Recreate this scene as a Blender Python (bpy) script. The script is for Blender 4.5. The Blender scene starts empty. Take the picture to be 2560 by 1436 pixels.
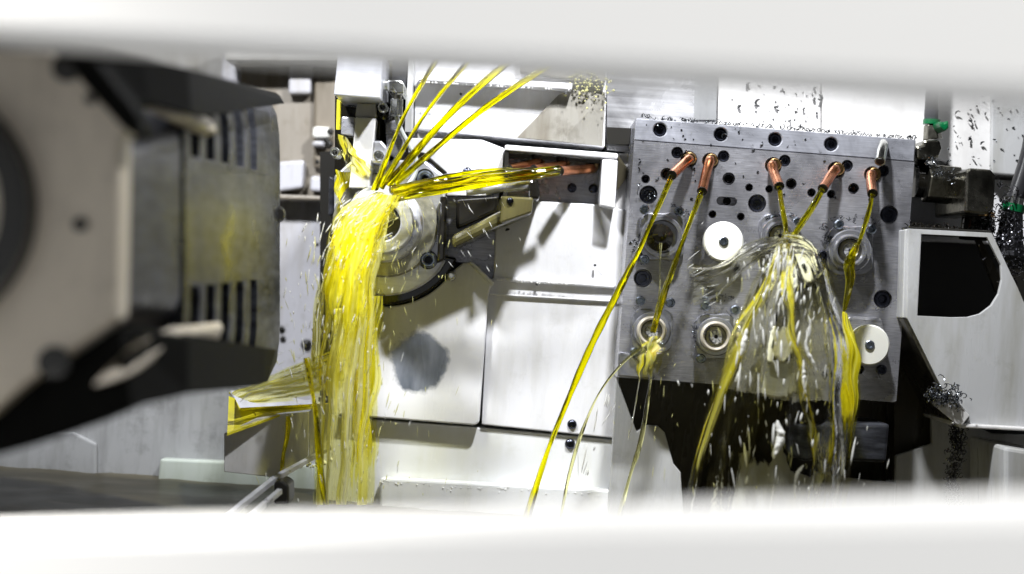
import bpy, math, random
from mathutils import Vector, Matrix, noise
random.seed(7)
S = bpy.context.scene
COL = S.collection
# ------------------------------------------------------------------ camera, world, lights, exposure
D = 1.2                       # camera to the tool block's front face (y = 0)
K = 0.75 / 2560               # metres per photo pixel and metre of distance
PHI = math.radians(4.0)
cph, sph = math.cos(PHI), math.sin(PHI)
cam = bpy.data.cameras.new('camera')
cam.sensor_width = 36; cam.lens = 48; cam.clip_start = 0.02; cam.clip_end = 50
cam.dof.use_dof = True; cam.dof.focus_distance = 1.19; cam.dof.aperture_fstop = 3.0
co = bpy.data.objects.new('camera', cam); COL.objects.link(co)
co.matrix_world = Matrix(((cph, -sph, 0, 0), (0, 0, -1, -D), (sph, cph, 0, 0), (0, 0, 0, 1)))
S.camera = co
w = bpy.data.worlds.new('World'); S.world = w; w.use_nodes = True
wb = w.node_tree.nodes['Background']
wb.inputs[0].default_value = (0.93, 0.96, 1.0, 1); wb.inputs[1].default_value = 0.45
S.view_settings.view_transform = 'Standard'; S.view_settings.look = 'None'
S.view_settings.exposure = 0.0; S.view_settings.gamma = 1.0
S.view_settings.use_curve_mapping = False
S.cycles.max_bounces = 14; S.cycles.transmission_bounces = 12; S.cycles.transparent_max_bounces = 24
S.cycles.glossy_bounces = 5; S.cycles.diffuse_bounces = 4
S.cycles.caustics_refractive = True; S.cycles.caustics_reflective = False
S.cycles.blur_glossy = 1.0
S.cycles.sample_clamp_indirect = 4.0
S.cycles.use_denoising = True

def area(name, loc, target, sx, sy, power, colour=(1, 1, 1)):
    l = bpy.data.lights.new(name, 'AREA'); l.shape = 'RECTANGLE'; l.size = sx; l.size_y = sy
    l.energy = power; l.color = colour
    o = bpy.data.objects.new(name, l); COL.objects.link(o)
    o.location = loc
    o.rotation_euler = (Vector(target) - Vector(loc)).to_track_quat('-Z', 'Y').to_euler()
    return o
area('interior_light', (0.13, -0.30, 0.58), (0.16, 0.02, 0.0), 0.04, 0.03, 9.5, (0.96, 0.975, 1.0))
lb = area('interior_light', (-0.36, -0.34, 0.55), (-0.24, 0.08, -0.10), 0.10, 0.04, 4.3, (0.96, 0.975, 1.0)); lb.data.spread = math.radians(110)
drum_fill = area('interior_light', (-0.45, -0.69, 0.60), (-0.33, -0.52, -0.02), 0.12, 0.05, 8.0, (1.0, 0.98, 0.94)); drum_fill.data.spread = math.radians(60)  # unseen fill light added to brighten the drum face
area('hall_light', (0.1, -2.0, 2.0), (0, -0.8, 0), 2.4, 1.2, 74, (1.0, 0.99, 0.97))

# ------------------------------------------------------------------ helpers
def W(u, v, y=0.0):
    s = (D + y) * K
    dx, dz = (u - 1280) * s, (718 - v) * s
    return Vector((dx * cph - dz * sph, y, dx * sph + dz * cph))
def R(px, y=0.0): return px * K * (D + y)

def mesh(name, verts, faces, mat=None, parent=None, smooth=False, bevel=0, sharp=35, uv=None):
    m = bpy.data.meshes.new(name); m.from_pydata([tuple(v) for v in verts], [], faces); m.validate(); m.update()
    if uv:
        L = m.uv_layers.new(name='UVMap')
        for p in m.polygons:
            for li in p.loop_indices:
                L.data[li].uv = uv[m.loops[li].vertex_index]
    if smooth:
        m.polygons.foreach_set('use_smooth', [True] * len(m.polygons))
        try: m.set_sharp_from_angle(angle=math.radians(sharp))
        except Exception: pass
    if mat: m.materials.append(mat)
    o = bpy.data.objects.new(name, m); COL.objects.link(o)
    if parent: o.parent = parent
    if bevel:
        b = o.modifiers.new('edge', 'BEVEL'); b.width = bevel; b.segments = 2; b.limit_method = 'ANGLE'
        b.angle_limit = math.radians(40); b.harden_normals = False
    return o

def empty(name, loc, label, cat, group=None):
    o = bpy.data.objects.new(name, None); COL.objects.link(o); o.location = loc
    bpy.context.view_layer.update() if False else None
    o['label'] = label; o['category'] = cat
    if group: o['group'] = group
    o.empty_display_size = 0.02
    return o
def tag(o, label=None, cat=None, group=None, kind=None):
    if label: o['label'] = label
    if cat: o['category'] = cat
    if group: o['group'] = group
    if kind: o['kind'] = kind
    return o
def adopt(root, *objs):
    for o in objs:
        o.parent = root; o.matrix_parent_inverse = Matrix.Translation(-root.location)
def adopt_all(root, objs): adopt(root, *objs)

class MB:
    """collects simple shapes that become ONE mesh object"""
    def __init__(s): s.v = []; s.f = []; s.uv = []
    def add(s, v, f, uv=None):
        n = len(s.v); s.v += [Vector(a) for a in v]; s.f += [[i + n for i in q] for q in f]
        s.uv += uv if uv else [(0, 0)] * len(v); return s
    def prism(s, pts, yf, yb, yfs=None):
        """pts: photo pixels read at depth yf; extruded back to yb"""
        n = len(pts)
        a = [W(u, v, (yfs[i] if yfs else yf)) for i, (u, v) in enumerate(pts)]
        b = [Vector((p.x, yb, p.z)) for p in a]
        f = [list(range(n)), list(range(2 * n - 1, n - 1, -1))]
        f += [[i, i + n, (i + 1) % n + n, (i + 1) % n] for i in range(n)]
        return s.add(a + b, f)
    def lathe(s, c, axis, prof, seg=28, cap=True, flat=None):
        """prof: (radius, height along axis)"""
        axis = Vector(axis).normalized(); q = axis.to_track_quat('Z', 'Y')
        v = []; f = []
        for r, h in prof:
            for k in range(seg):
                t = 2 * math.pi * k / seg
                x, yy = r * math.cos(t), r * math.sin(t)
                if flat: x = max(-flat, min(flat, x))
                v.append(Vector(c) + q @ Vector((x, yy, h)))
        for i in range(len(prof) - 1):
            for k in range(seg):
                k2 = (k + 1) % seg
                f.append([i * seg + k, i * seg + k2, (i + 1) * seg + k2, (i + 1) * seg + k])
        if cap:
            f.append(list(range(seg))[::-1]); f.append([(len(prof) - 1) * seg + k for k in range(seg)])
        return s.add(v, f)
    def tube(s, pts, rad, seg=10, lobes=None, twist=0, cap=True, squash=None):
        pts = [Vector(p) for p in pts]; n = len(pts)
        if not isinstance(rad, (list, tuple)): rad = [rad] * n
        v = []; uv = []; f = []; up = None
        L = 0
        for i, p in enumerate(pts):
            t = (pts[min(i + 1, n - 1)] - pts[max(i - 1, 0)]).normalized()
            if up is None: up = t.orthogonal().normalized()
            up = (up - t * up.dot(t)).normalized(); sd = t.cross(up)
            if i: L += (pts[i] - pts[i - 1]).length
            for k in range(seg):
                a = 2 * math.pi * k / seg
                r = rad[i]
                if lobes: r *= 1 + lobes[1] * math.cos(lobes[0] * a + twist * L)
                v.append(p + (up * math.cos(a) + sd * math.sin(a)) * r); uv.append((k / seg, L))
        for i in range(n - 1):
            for k in range(seg):
                k2 = (k + 1) % seg
                f.append([i * seg + k, i * seg + k2, (i + 1) * seg + k2, (i + 1) * seg + k])
        if cap: f.append(list(range(seg))[::-1]); f.append([(n - 1) * seg + k for k in range(seg)])
        return s.add(v, f, uv)
    def box(s, c, sx, sy, sz, rot=None):
        rot = rot or Matrix.Identity(3)
        v = [Vector(c) + rot @ Vector((x * sx / 2, y * sy / 2, z * sz / 2)) for x in (-1, 1) for y in (-1, 1) for z in (-1, 1)]
        return s.add(v, [[0, 1, 3, 2], [4, 6, 7, 5], [0, 4, 5, 1], [2, 3, 7, 6], [0, 2, 6, 4], [1, 5, 7, 3]])
    def build(s, name, mat=None, parent=None, **k):
        if any(a != (0, 0) for a in s.uv): k['uv'] = [tuple(a) for a in s.uv]
        o = mesh(name, s.v, s.f, mat, None, **k)
        if parent: 
            if parent.type == 'EMPTY': adopt(parent, o)
            else: 
                o.parent = parent
        return o

def smooth_path(pts, n=40):
    """Catmull-Rom through world points"""
    P = [Vector(p) for p in pts]; P = [P[0] * 2 - P[1]] + P + [P[-1] * 2 - P[-2]]
    m = len(P) - 3; out = []
    for i in range(n + 1):
        t = i / n * m; k = min(int(t), m - 1); t -= k
        a, b, c, d = P[k:k + 4]
        out.append(0.5 * ((2 * b) + (c - a) * t + (2 * a - 5 * b + 4 * c - d) * t * t + (3 * b - a - 3 * c + d) * t ** 3))
    return out
def pxpath(pts, n=40): return smooth_path([W(*p) for p in pts], n)
def lerp(a, b, t): return a + (b - a) * t

# ------------------------------------------------------------------ materials
def mat(name, base=(0.5, 0.5, 0.5), rough=0.5, metal=0.0, **kw):
    m = bpy.data.materials.new(name); m.use_nodes = True
    b = m.node_tree.nodes['Principled BSDF']
    b.inputs['Base Color'].default_value = (*base, 1); b.inputs['Roughness'].default_value = rough
    b.inputs['Metallic'].default_value = metal
    for k, v in kw.items(): b.inputs[k.replace('_', ' ')].default_value = v
    return m
def N(m, t, **props):
    n = m.node_tree.nodes.new(t)
    for k, v in props.items(): setattr(n, k, v)
    return n
def link(m, a, b): m.node_tree.links.new(a, b)
def ramp(m, fac, stops):
    r = N(m, 'ShaderNodeValToRGB'); e = r.color_ramp.elements
    while len(e) < len(stops): e.new(0.5)
    for i, (p, c) in enumerate(stops):
        e[i].position = p; e[i].color = (*c, 1) if len(c) == 3 else c
    link(m, fac, r.inputs[0]); return r.outputs[0]
def coords(m, scale=(1, 1, 1), rot=(0, 0, 0), kind='Object'):
    t = N(m, 'ShaderNodeTexCoord'); mp = N(m, 'ShaderNodeMapping')
    mp.inputs['Scale'].default_value = scale; mp.inputs['Rotation'].default_value = rot
    link(m, t.outputs[kind], mp.inputs[0]); return mp.outputs[0]
def noise_tex(m, vec, scale=5, detail=4, rough=0.5, dist=0.0):
    n = N(m, 'ShaderNodeTexNoise'); n.inputs['Scale'].default_value = scale; n.inputs['Detail'].default_value = detail
    n.inputs['Roughness'].default_value = rough; n.inputs['Distortion'].default_value = dist
    link(m, vec, n.inputs['Vector']); return n.outputs['Fac']
def mixc(m, fac, a, b, mode='MIX'):
    n = N(m, 'ShaderNodeMix', data_type='RGBA', blend_type=mode)
    if isinstance(fac, (int, float)): n.inputs[0].default_value = fac
    else: link(m, fac, n.inputs[0])
    for i, x in ((6, a), (7, b)):
        if isinstance(x, tuple): n.inputs[i].default_value = (*x, 1)
        else: link(m, x, n.inputs[i])
    return n.outputs[2]
def bump(m, h, strength=0.3, dist=0.001):
    n = N(m, 'ShaderNodeBump'); n.inputs['Strength'].default_value = strength; n.inputs['Distance'].default_value = dist
    link(m, h, n.inputs['Height']); return n.outputs[0]
def P(m): return m.node_tree.nodes['Principled BSDF']

def paint(name, base, rough=0.35, stain=(0.45, 0.42, 0.36), amt=0.35, bumpy=0.1):
    """enamelled sheet metal with oil film, drips and grime"""
    m = mat(name, base, rough, 0.0)
    a = noise_tex(m, coords(m, (14, 14, 2.2)), 3.0, 6, 0.6)
    b = noise_tex(m, coords(m, (1, 1, 1)), 45, 5, 0.7)
    f = ramp(m, a, [(0.46, (0, 0, 0)), (0.70, (amt,) * 3)])
    c = mixc(m, f, base, stain)
    g = ramp(m, b, [(0.55, (0, 0, 0)), (0.8, (amt * 0.8,) * 3)])
    c = mixc(m, g, c, tuple(x * 0.8 for x in stain))
    link(m, c, P(m).inputs['Base Color'])
    r = ramp(m, a, [(0.3, (rough * 0.5,) * 3), (0.7, (rough * 1.4,) * 3)])
    link(m, r, P(m).inputs['Roughness'])
    link(m, bump(m, noise_tex(m, coords(m, (1, 1, 0.6)), 30, 3), bumpy, 0.002), P(m).inputs['Normal'])
    return m
def steel(name, base, rough=0.3, scale=(4, 4, 160), contrast=0.25, rot=(0, 0, 0), b=0.15, spots=0.0, metal=1.0):
    """machined metal: fine directional marks, cloudier oil film"""
    m = mat(name, base, rough, metal)
    a = noise_tex(m, coords(m, scale, rot), 6, 5, 0.6)
    c = noise_tex(m, coords(m), 16, 5, 0.65, 0.6)
    lo = tuple(x * (1 - contrast) for x in base); hi = tuple(min(1, x * (1 + contrast)) for x in base)
    c1 = ramp(m, a, [(0.3, lo), (0.7, hi)])
    c2 = ramp(m, c, [(0.3, (0.55,) * 3), (0.65, (1.2,) * 3)])
    col = mixc(m, 1.0, c1, c2, 'MULTIPLY')
    if spots:
        sp = noise_tex(m, coords(m), 140, 3, 0.7)
        col = mixc(m, ramp(m, sp, [(0.62, (0, 0, 0)), (0.7, (spots,) * 3)]), col, (0.04, 0.04, 0.035))
    link(m, col, P(m).inputs['Base Color'])
    link(m, ramp(m, c, [(0.3, (rough * 0.6,) * 3), (0.7, (rough * 1.3,) * 3)]), P(m).inputs['Roughness'])
    link(m, bump(m, a, b, 0.0006), P(m).inputs['Normal'])
    return m

M = {}
M['white'] = paint('white_enamel', (0.80, 0.80, 0.83), 0.30, (0.50, 0.49, 0.45), 0.45)
M['white_b'] = paint('white_enamel_lower', (0.80, 0.81, 0.82), 0.22, (0.62, 0.62, 0.50), 0.35)
M['cream'] = paint('grey_cream_enamel', (0.46, 0.465, 0.47), 0.35, (0.25, 0.24, 0.19), 0.6)
M['beige'] = paint('beige_face', (0.62, 0.55, 0.45), 0.45, (0.30, 0.27, 0.22), 0.5)
M['door'] = mat('door_frame_paint', (0.82, 0.81, 0.79), 0.5)
M['wallback'] = paint('grey_sheet', (0.42, 0.41, 0.39), 0.4, (0.2, 0.18, 0.14), 0.6)
M['rail'] = steel('bright_rail', (0.62, 0.62, 0.64), 0.28, (1.2, 4, 60), 0.35, b=0.3, metal=0.5)
M['railw'] = paint('pale_rail', (0.74, 0.73, 0.72), 0.28, (0.5, 0.48, 0.46), 0.5)
M['colb'] = paint('brown_column', (0.22, 0.19, 0.15), 0.4, (0.10, 0.08, 0.05), 0.8)
M['column'] = paint('grimy_column', (0.26, 0.235, 0.20), 0.4, (0.15, 0.12, 0.08), 0.8)
M['fold'] = paint('shade_tone_sheet', (0.23, 0.22, 0.195), 0.35, (0.10, 0.085, 0.06), 0.9, 0.2)  # brown-grey colour paints the shade on the upper cover
M['arm'] = paint('oily_olive_arm', (0.10, 0.09, 0.035), 0.2, (0.06, 0.05, 0.02), 0.9, 0.3)
M['colw'] = paint('pale_column', (0.48, 0.48, 0.52), 0.35, (0.28, 0.26, 0.22), 0.8)
M['ringst'] = steel('wet_ring_steel', (0.34, 0.33, 0.26), 0.25, (30, 30, 30), 0.3, metal=0.5)
M['guard'] = paint('wet_grey_sheet', (0.27, 0.275, 0.28), 0.15, (0.16, 0.16, 0.16), 0.9, 0.4)
M['strip'] = paint('wet_pale_strip', (0.42, 0.46, 0.42), 0.15, (0.30, 0.33, 0.26), 0.7, 0.4)
M['bar'] = steel('ground_bar', (0.42, 0.43, 0.48), 0.34, (6, 6, 120), 0.15, (0, 0.5, 0), 0.12, spots=0.5, metal=0.55)
M['plate'] = steel('milled_plate', (0.36, 0.36, 0.39), 0.28, (10, 10, 240), 0.32, (0, 0.75, 0), 0.45, spots=0.3, metal=0.65)
M['alu'] = steel('aluminium', (0.70, 0.71, 0.77), 0.34, (5, 5, 70), 0.12, metal=0.6)
M['steel'] = steel('turned_steel', (0.36, 0.365, 0.40), 0.2, (40, 40, 40), 0.15, metal=0.7)
M['steeld'] = steel('oily_steel', (0.20, 0.20, 0.22), 0.25, (30, 30, 30), 0.3)
M['nickel'] = steel('nickel_fitting', (0.62, 0.63, 0.60), 0.25, (20, 20, 20), 0.2)
M['olive'] = steel('oily_fitting', (0.26, 0.25, 0.21), 0.30, (30, 30, 30), 0.35, b=0.2)
M['drum'] = steel('drum_steel', (0.040, 0.042, 0.050), 0.36, (6, 6, 30), 0.7, b=0.08, metal=0.1)
M['screw'] = steel('black_screw', (0.07, 0.075, 0.10), 0.25, (60, 60, 60), 0.3)
M['screwl'] = steel('blue_screw', (0.30, 0.34, 0.40), 0.28, (60, 60, 60), 0.2)
P(M['drum']).inputs['Specular IOR Level'].default_value = 0.2
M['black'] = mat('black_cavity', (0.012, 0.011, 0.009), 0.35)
M['blackoil'] = mat('black_oiled', (0.010, 0.009, 0.007), 0.08)
M['rubber'] = mat('black_hose', (0.02, 0.02, 0.022), 0.3)
M['absorber'] = mat('dark_absorber', (0.06, 0.06, 0.062), 0.4)
M['void'] = mat('matt_black_band', (0.004, 0.004, 0.0035), 0.6); P(M['void']).inputs['Specular IOR Level'].default_value = 0.05
M['inner'] = mat('inner_grey_sheet', (0.10, 0.10, 0.105), 0.5)
M['dark'] = paint('dark_panel', (0.045, 0.038, 0.022), 0.3, (0.02, 0.018, 0.01), 0.6)
M['plastic'] = mat('white_plastic', (0.83, 0.83, 0.78), 0.3, 0.0, Subsurface_Weight=0.15, Subsurface_Radius=(0.003, 0.003, 0.003))
M['ring'] = mat('cream_ring', (0.52, 0.48, 0.41), 0.3, 0.3)
M['green'] = mat('green_plastic', (0.0, 0.10, 0.03), 0.3)
M['chip'] = mat('dark_swarf', (0.05, 0.055, 0.06), 0.22, 0.9)
M['chipl'] = mat('bright_swarf', (0.35, 0.37, 0.40), 0.15, 1.0)
M['cable'] = mat('grey_cable', (0.45, 0.48, 0.46), 0.35)
M['oily_yellow'] = mat('yellow_oil_film', (0.72, 0.64, 0.04), 0.12)
M['ink'] = mat('black_ink', (0.02, 0.02, 0.02), 0.5)
cu = mat('copper', (0.72, 0.29, 0.13), 0.27, 1.0); M['copper'] = cu
cn = noise_tex(cu, coords(cu), 60, 5, 0.65)
link(cu, ramp(cu, cn, [(0.3, (0.36, 0.13, 0.055)), (0.6, (0.74, 0.30, 0.14)), (0.8, (0.9, 0.42, 0.22))]), P(cu).inputs['Base Color'])
link(cu, bump(cu, cn, 0.15, 0.0008), P(cu).inputs['Normal'])
M['brass'] = steel('brass', (0.80, 0.50, 0.20), 0.2, (60, 60, 60), 0.2)

# worn grey patch on one panel: a stain with its own shape
def oil(name, tint, rough=0.03, ior=1.47, ridge=(26, 3), strength=0.5, dist=0.0015, trans=1.0):
    m = mat(name, tint, rough, 0.0, IOR=ior); P(m).inputs['Transmission Weight'].default_value = trans
    n = noise_tex(m, coords(m, (ridge[0], ridge[1], 1), kind='UV'), 1.0, 3, 0.6)
    link(m, bump(m, n, strength, dist), P(m).inputs['Normal'])
    return m
M['oil'] = oil('yellow_oil', (1.0, 0.90, 0.0), ridge=(4, 9))
M['oilp'] = oil('pale_oil', (0.95, 0.93, 0.45), ridge=(4, 12))
M['clear'] = oil('clear_oil', (0.98, 0.97, 0.85), trans=0.9, ridge=(4, 12))

def sheet_mat(name, cols, thin, cover, us, vs, gloss=0.05, trans=0.0, rough=0.25, bs=0.3, edge=0.25, tail=0.0, soft=0.10, translucent=0.5, fine=2.7):
    """torn film of oil: uv.x across, uv.y along the flow; a dense body, a thin tinted film round it, gaps beyond"""
    m = bpy.data.materials.new(name); m.use_nodes = True
    nt = m.node_tree; out = nt.nodes['Material Output']; b = P(m)
    def math_(op, a, c=None):
        n = N(m, 'ShaderNodeMath', operation=op)
        for i, x in enumerate((a, c)):
            if x is None: continue
            if isinstance(x, (int, float)): n.inputs[i].default_value = x
            else: link(m, x, n.inputs[i])
        return n.outputs[0]
    def rng(x, a, c, lo, hi):
        n = N(m, 'ShaderNodeMapRange'); n.interpolation_type = 'SMOOTHSTEP'
        for i, q in enumerate((a, c, lo, hi)): n.inputs[i + 1].default_value = q
        link(m, x, n.inputs[0]); return n.outputs[0]
    n1 = noise_tex(m, coords(m, (us, vs, 1), kind='UV'), 1.0, 5, 0.6, 0.6)
    n2 = noise_tex(m, coords(m, (us * fine, vs * 1.3, 1), kind='UV'), 1.0, 4, 0.6, 0.4)
    n3 = noise_tex(m, coords(m, (us * 0.55, vs * 0.8, 1), kind='UV'), 1.0, 4, 0.6, 0.5)
    mixn = math_('ADD', math_('MULTIPLY', n3, 0.65), math_('MULTIPLY', n2, 0.35))
    col = ramp(m, mixn, [(0.36, cols[0]), (0.47, cols[1]), (0.57, cols[2]), (0.66, cols[3])])
    link(m, col, b.inputs['Base Color'])
    b.inputs['Roughness'].default_value = rough
    b.inputs['Transmission Weight'].default_value = trans; b.inputs['IOR'].default_value = 1.3
    bp = bump(m, math_('ADD', n1, math_('MULTIPLY', n2, 0.5)), bs, 0.003)
    link(m, bp, b.inputs['Normal'])
    body = b.outputs[0]
    if translucent:
        tl = N(m, 'ShaderNodeBsdfTranslucent'); link(m, col, tl.inputs[0])
        x = N(m, 'ShaderNodeMixShader'); x.inputs[0].default_value = translucent
        link(m, b.outputs[0], x.inputs[1]); link(m, tl.outputs[0], x.inputs[2]); body = x.outputs[0]
    tr = N(m, 'ShaderNodeBsdfTransparent'); tr.inputs[0].default_value = (*thin, 1)
    gl = N(m, 'ShaderNodeBsdfGlossy'); gl.inputs['Roughness'].default_value = 0.08; link(m, bp, gl.inputs['Normal'])
    film = N(m, 'ShaderNodeMixShader'); film.inputs[0].default_value = gloss
    link(m, tr.outputs[0], film.inputs[1]); link(m, gl.outputs[0], film.inputs[2])
    tc = N(m, 'ShaderNodeTexCoord'); sx = N(m, 'ShaderNodeSeparateXYZ'); link(m, tc.outputs['UV'], sx.inputs[0])
    e = N(m, 'ShaderNodeMath', operation='PINGPONG'); e.inputs[1].default_value = 0.5; link(m, sx.outputs[0], e.inputs[0])
    val = math_('ADD', n1, rng(e.outputs[0], 0.0, edge, -0.34, 0.0))
    if tail: val = math_('ADD', val, rng(sx.outputs[1], 1 - tail, 1.0, 0.0, -0.45))
    mx = N(m, 'ShaderNodeMixShader'); link(m, rng(val, cover - soft / 2, cover + soft, 0, 1), mx.inputs[0])
    link(m, film.outputs[0], mx.inputs[1]); link(m, body, mx.inputs[2])
    clear = N(m, 'ShaderNodeBsdfTransparent')
    mx2 = N(m, 'ShaderNodeMixShader'); link(m, rng(val, cover - 0.22, cover - 0.10, 0, 1), mx2.inputs[0])
    link(m, clear.outputs[0], mx2.inputs[1]); link(m, mx.outputs[0], mx2.inputs[2])
    link(m, mx2.outputs[0], out.inputs['Surface'])
    return m
YC = ((0.62, 0.50, 0.0), (0.90, 0.80, 0.01), (0.97, 0.91, 0.12), (1.0, 0.99, 0.75))
PC = ((0.85, 0.76, 0.06), (0.97, 0.92, 0.22), (1.0, 0.97, 0.55), (1.0, 1.0, 0.92))
CC = ((0.96, 0.90, 0.35), (1.0, 0.98, 0.75), (1.0, 1.0, 0.93), (1.0, 1.0, 1.0))
GC = ((0.80, 0.66, 0.0), (0.95, 0.86, 0.05), (1.0, 0.97, 0.45), (1.0, 1.0, 0.9))
M['sheet_y'] = sheet_mat('dense_yellow_sheet', YC, (1.0, 0.96, 0.30), 0.36, 9, 1.6, tail=0.3)
M['sheet_m'] = sheet_mat('pale_yellow_sheet', PC, (1.0, 0.98, 0.50), 0.46, 10, 1.5, edge=0.2)
M['sheet_c'] = sheet_mat('clear_splash_sheet', CC, (0.98, 0.96, 0.70), 0.36, 5, 3.2, gloss=0.08, trans=1.0, rough=0.01, bs=0.7, edge=0.10, soft=0.05, translucent=0, fine=2.0)
P(M['sheet_c']).inputs['IOR'].default_value = 1.11   # a thin film bends what lies behind it only a little
M['sheet_cy'] = sheet_mat('yellow_splash_sheet', GC, (0.98, 0.93, 0.45), 0.44, 6, 1.8, gloss=0.05, trans=0.65, rough=0.04, bs=0.7, edge=0.3, tail=0.3, soft=0.05, translucent=0.2)
M['drop'] = mat('oil_droplets', (1.0, 0.97, 0.45), 0.05, 0.0, IOR=1.4); P(M['drop']).inputs['Transmission Weight'].default_value = 0.6
M['dropw'] = mat('glint_droplets', (0.97, 0.97, 0.93), 0.05, 0.0); P(M['dropw']).inputs['Transmission Weight'].default_value = 0.3  # white colour stands in for glints on the oil

M['bead'] = mat('bright_beads', (0.9, 0.9, 0.9), 0.05)

# ------------------------------------------------------------------ setting: back wall, tray, oil pool
def quadbox(name, pts, yf, yb, m, **k): return MB().prism(pts, yf, yb).build(name, m, **k)
o = MB().box((0, 0.47, 0.1), 4.0, 0.02, 2.6).build('back_wall', M['wallback']); o['kind'] = 'structure'
FZ = W(1000, 1262, 0.05).z
def pool(u, v):
    return 0.0022 * noise.noise(Vector((u * 22, v * 38, 0))) + 0.0012 * noise.noise(Vector((u * 80, v * 110, 3)))
nx, ny = 160, 60
vs_, fs_ = [], []
for j in range(ny + 1):
    for i in range(nx + 1):
        x = -1.0 + 1.8 * i / nx; y = -0.72 + 1.18 * (j / ny)
        vs_.append((x, y, FZ + pool(x, y)))
for j in range(ny):
    for i in range(nx):
        a = j * (nx + 1) + i; fs_.append([a, a + 1, a + nx + 2, a + nx + 1])
mp = mat('tray_oil', (0.10, 0.09, 0.05), 0.3, 0.0, IOR=1.2)
pn = noise_tex(mp, coords(mp, (3, 8, 1)), 4, 5, 0.6)
link(mp, ramp(mp, pn, [(0.35, (0.035, 0.03, 0.012)), (0.6, (0.07, 0.06, 0.035)), (0.75, (0.14, 0.125, 0.09))]), P(mp).inputs['Base Color'])
o = mesh('oil_pool', vs_, fs_, mp, smooth=True, sharp=80); o['kind'] = 'structure'
o = MB().box((-0.1, -0.28, FZ - 0.03), 2.4, 0.9, 0.02).build('machine_floor', M['dark']); o['kind'] = 'structure'

# ------------------------------------------------------------------ machine door: two bars of its frame around the viewing gap
def door_bar(name, A, B, up, label):
    """A, B: (u, v, y) of the edge's ends; the bar grows away from the gap and runs on to the side walls"""
    a, b = W(*A), W(*B); d = b - a
    a2 = a + d * ((-1.22 - a.x) / d.x); b2 = a + d * ((1.22 - a.x) / d.x)
    h = Vector((0, 0, 1.0 * up)); back = Vector((0, 0.022, 0))
    v = [a2, b2, b2 + h, a2 + h, a2 + back, b2 + back, b2 + h + back, a2 + h + back]
    o = mesh(name, v, [[0, 1, 2, 3], [7, 6, 5, 4], [0, 4, 5, 1], [1, 5, 6, 2], [2, 6, 7, 3], [3, 7, 4, 0]], M['door'], bevel=0.006)
    lv = [a2 + back * 1.2, b2 + back * 1.2, b2 + h + back * 1.2, a2 + h + back * 1.2]; lv = [p + Vector((0, 0, 0.045 * up)) for p in lv]
    lv += [p + Vector((0, 0.004, 0)) for p in lv]
    l = mesh('light_absorber', lv, [[0, 1, 2, 3], [7, 6, 5, 4], [0, 4, 5, 1], [1, 5, 6, 2], [2, 6, 7, 3], [3, 7, 4, 0]], M['absorber']); l.parent = o  # unseen dark sheet added to deepen the blacks reflected in the metal
    return tag(o, label, 'door frame', 'door frame bars round the viewing gap')
door_bar('door_bar', (0, 98, -0.72), (2560, 258, -0.83), 1, 'blurred white door frame bar above the viewing gap')
door_bar('door_bar', (0, 1326, -0.72), (2560, 1258, -0.83), -1, 'blurred white door frame bar below the viewing gap')
for nm, c, sz in (('ceiling', (0, -0.2, 1.02), (2.5, 1.40, 0.02)), ('side_wall', (-1.24, -0.2, 0.2), (0.02, 1.40, 1.62)), ('side_wall', (1.24, -0.2, 0.2), (0.02, 1.40, 1.62))):
    o = MB().box(c, *sz).build(nm, M['inner']); o['kind'] = 'structure'

# ------------------------------------------------------------------ wall panels
def panel(name, pts, yf, yb, m, label, cat='panel', group=None, bevel=0.0012):
    root = empty(name, W(sum(p[0] for p in pts) / len(pts), max(p[1] for p in pts), yf), label, cat, group)
    b = MB().prism(pts, yf, yb).build('sheet', m, root, bevel=bevel)
    return root
def button(root, u, v, r, y, m='screw', name='button_screw'):
    c = W(u, v, y); rr = R(r, y)
    b = MB().lathe(c, (0, -1, 0), [(rr, 0), (rr * 0.98, rr * 0.2), (rr * 0.8, rr * 0.5), (rr * 0.45, rr * 0.62), (rr * 0.42, rr * 0.2)], 20)
    o = b.build(name, M[m], root, smooth=True, sharp=50); return o
GP = 'sheet metal panels of the machine interior'
# upper white cover with a folded ledge
pu = panel('wall_cover', [(1036, 60), (1520, 60), (1512, 368), (1036, 322)], 0.045, 0.165, M['white'],
           'white cover panel behind the four slanting oil jets', group=GP)
MB().prism([(1046, 186), (1432, 208), (1430, 224), (1046, 200)], 0.026, 0.0445).build('ledge', M['white'], pu, bevel=0.001)
MB().prism([(1412, 222), (1420, 222), (1405, 352), (1396, 352)], 0.0405, 0.0445).build('weld_bead', M['alu'], pu, bevel=0.001)
MB().prism([(1424, 226), (1514, 230), (1506, 366), (1404, 354), (1292, 344), (1396, 238)], 0.036, 0.0445, [0.041, 0.044, 0.044, 0.036, 0.040, 0.040]).build('shade_sheet', M['fold'], pu, bevel=0.0005)  # dark sheet stands in for the slanting shadow on the cover
MB().prism([(1300, 120), (1516, 120), (1514, 205), (1440, 200), (1300, 180)], 0.034, 0.0445).build('shaded_sheet', M['fold'], pu, bevel=0.001)  # darker colour paints the shade along the cover's top corner
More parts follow.
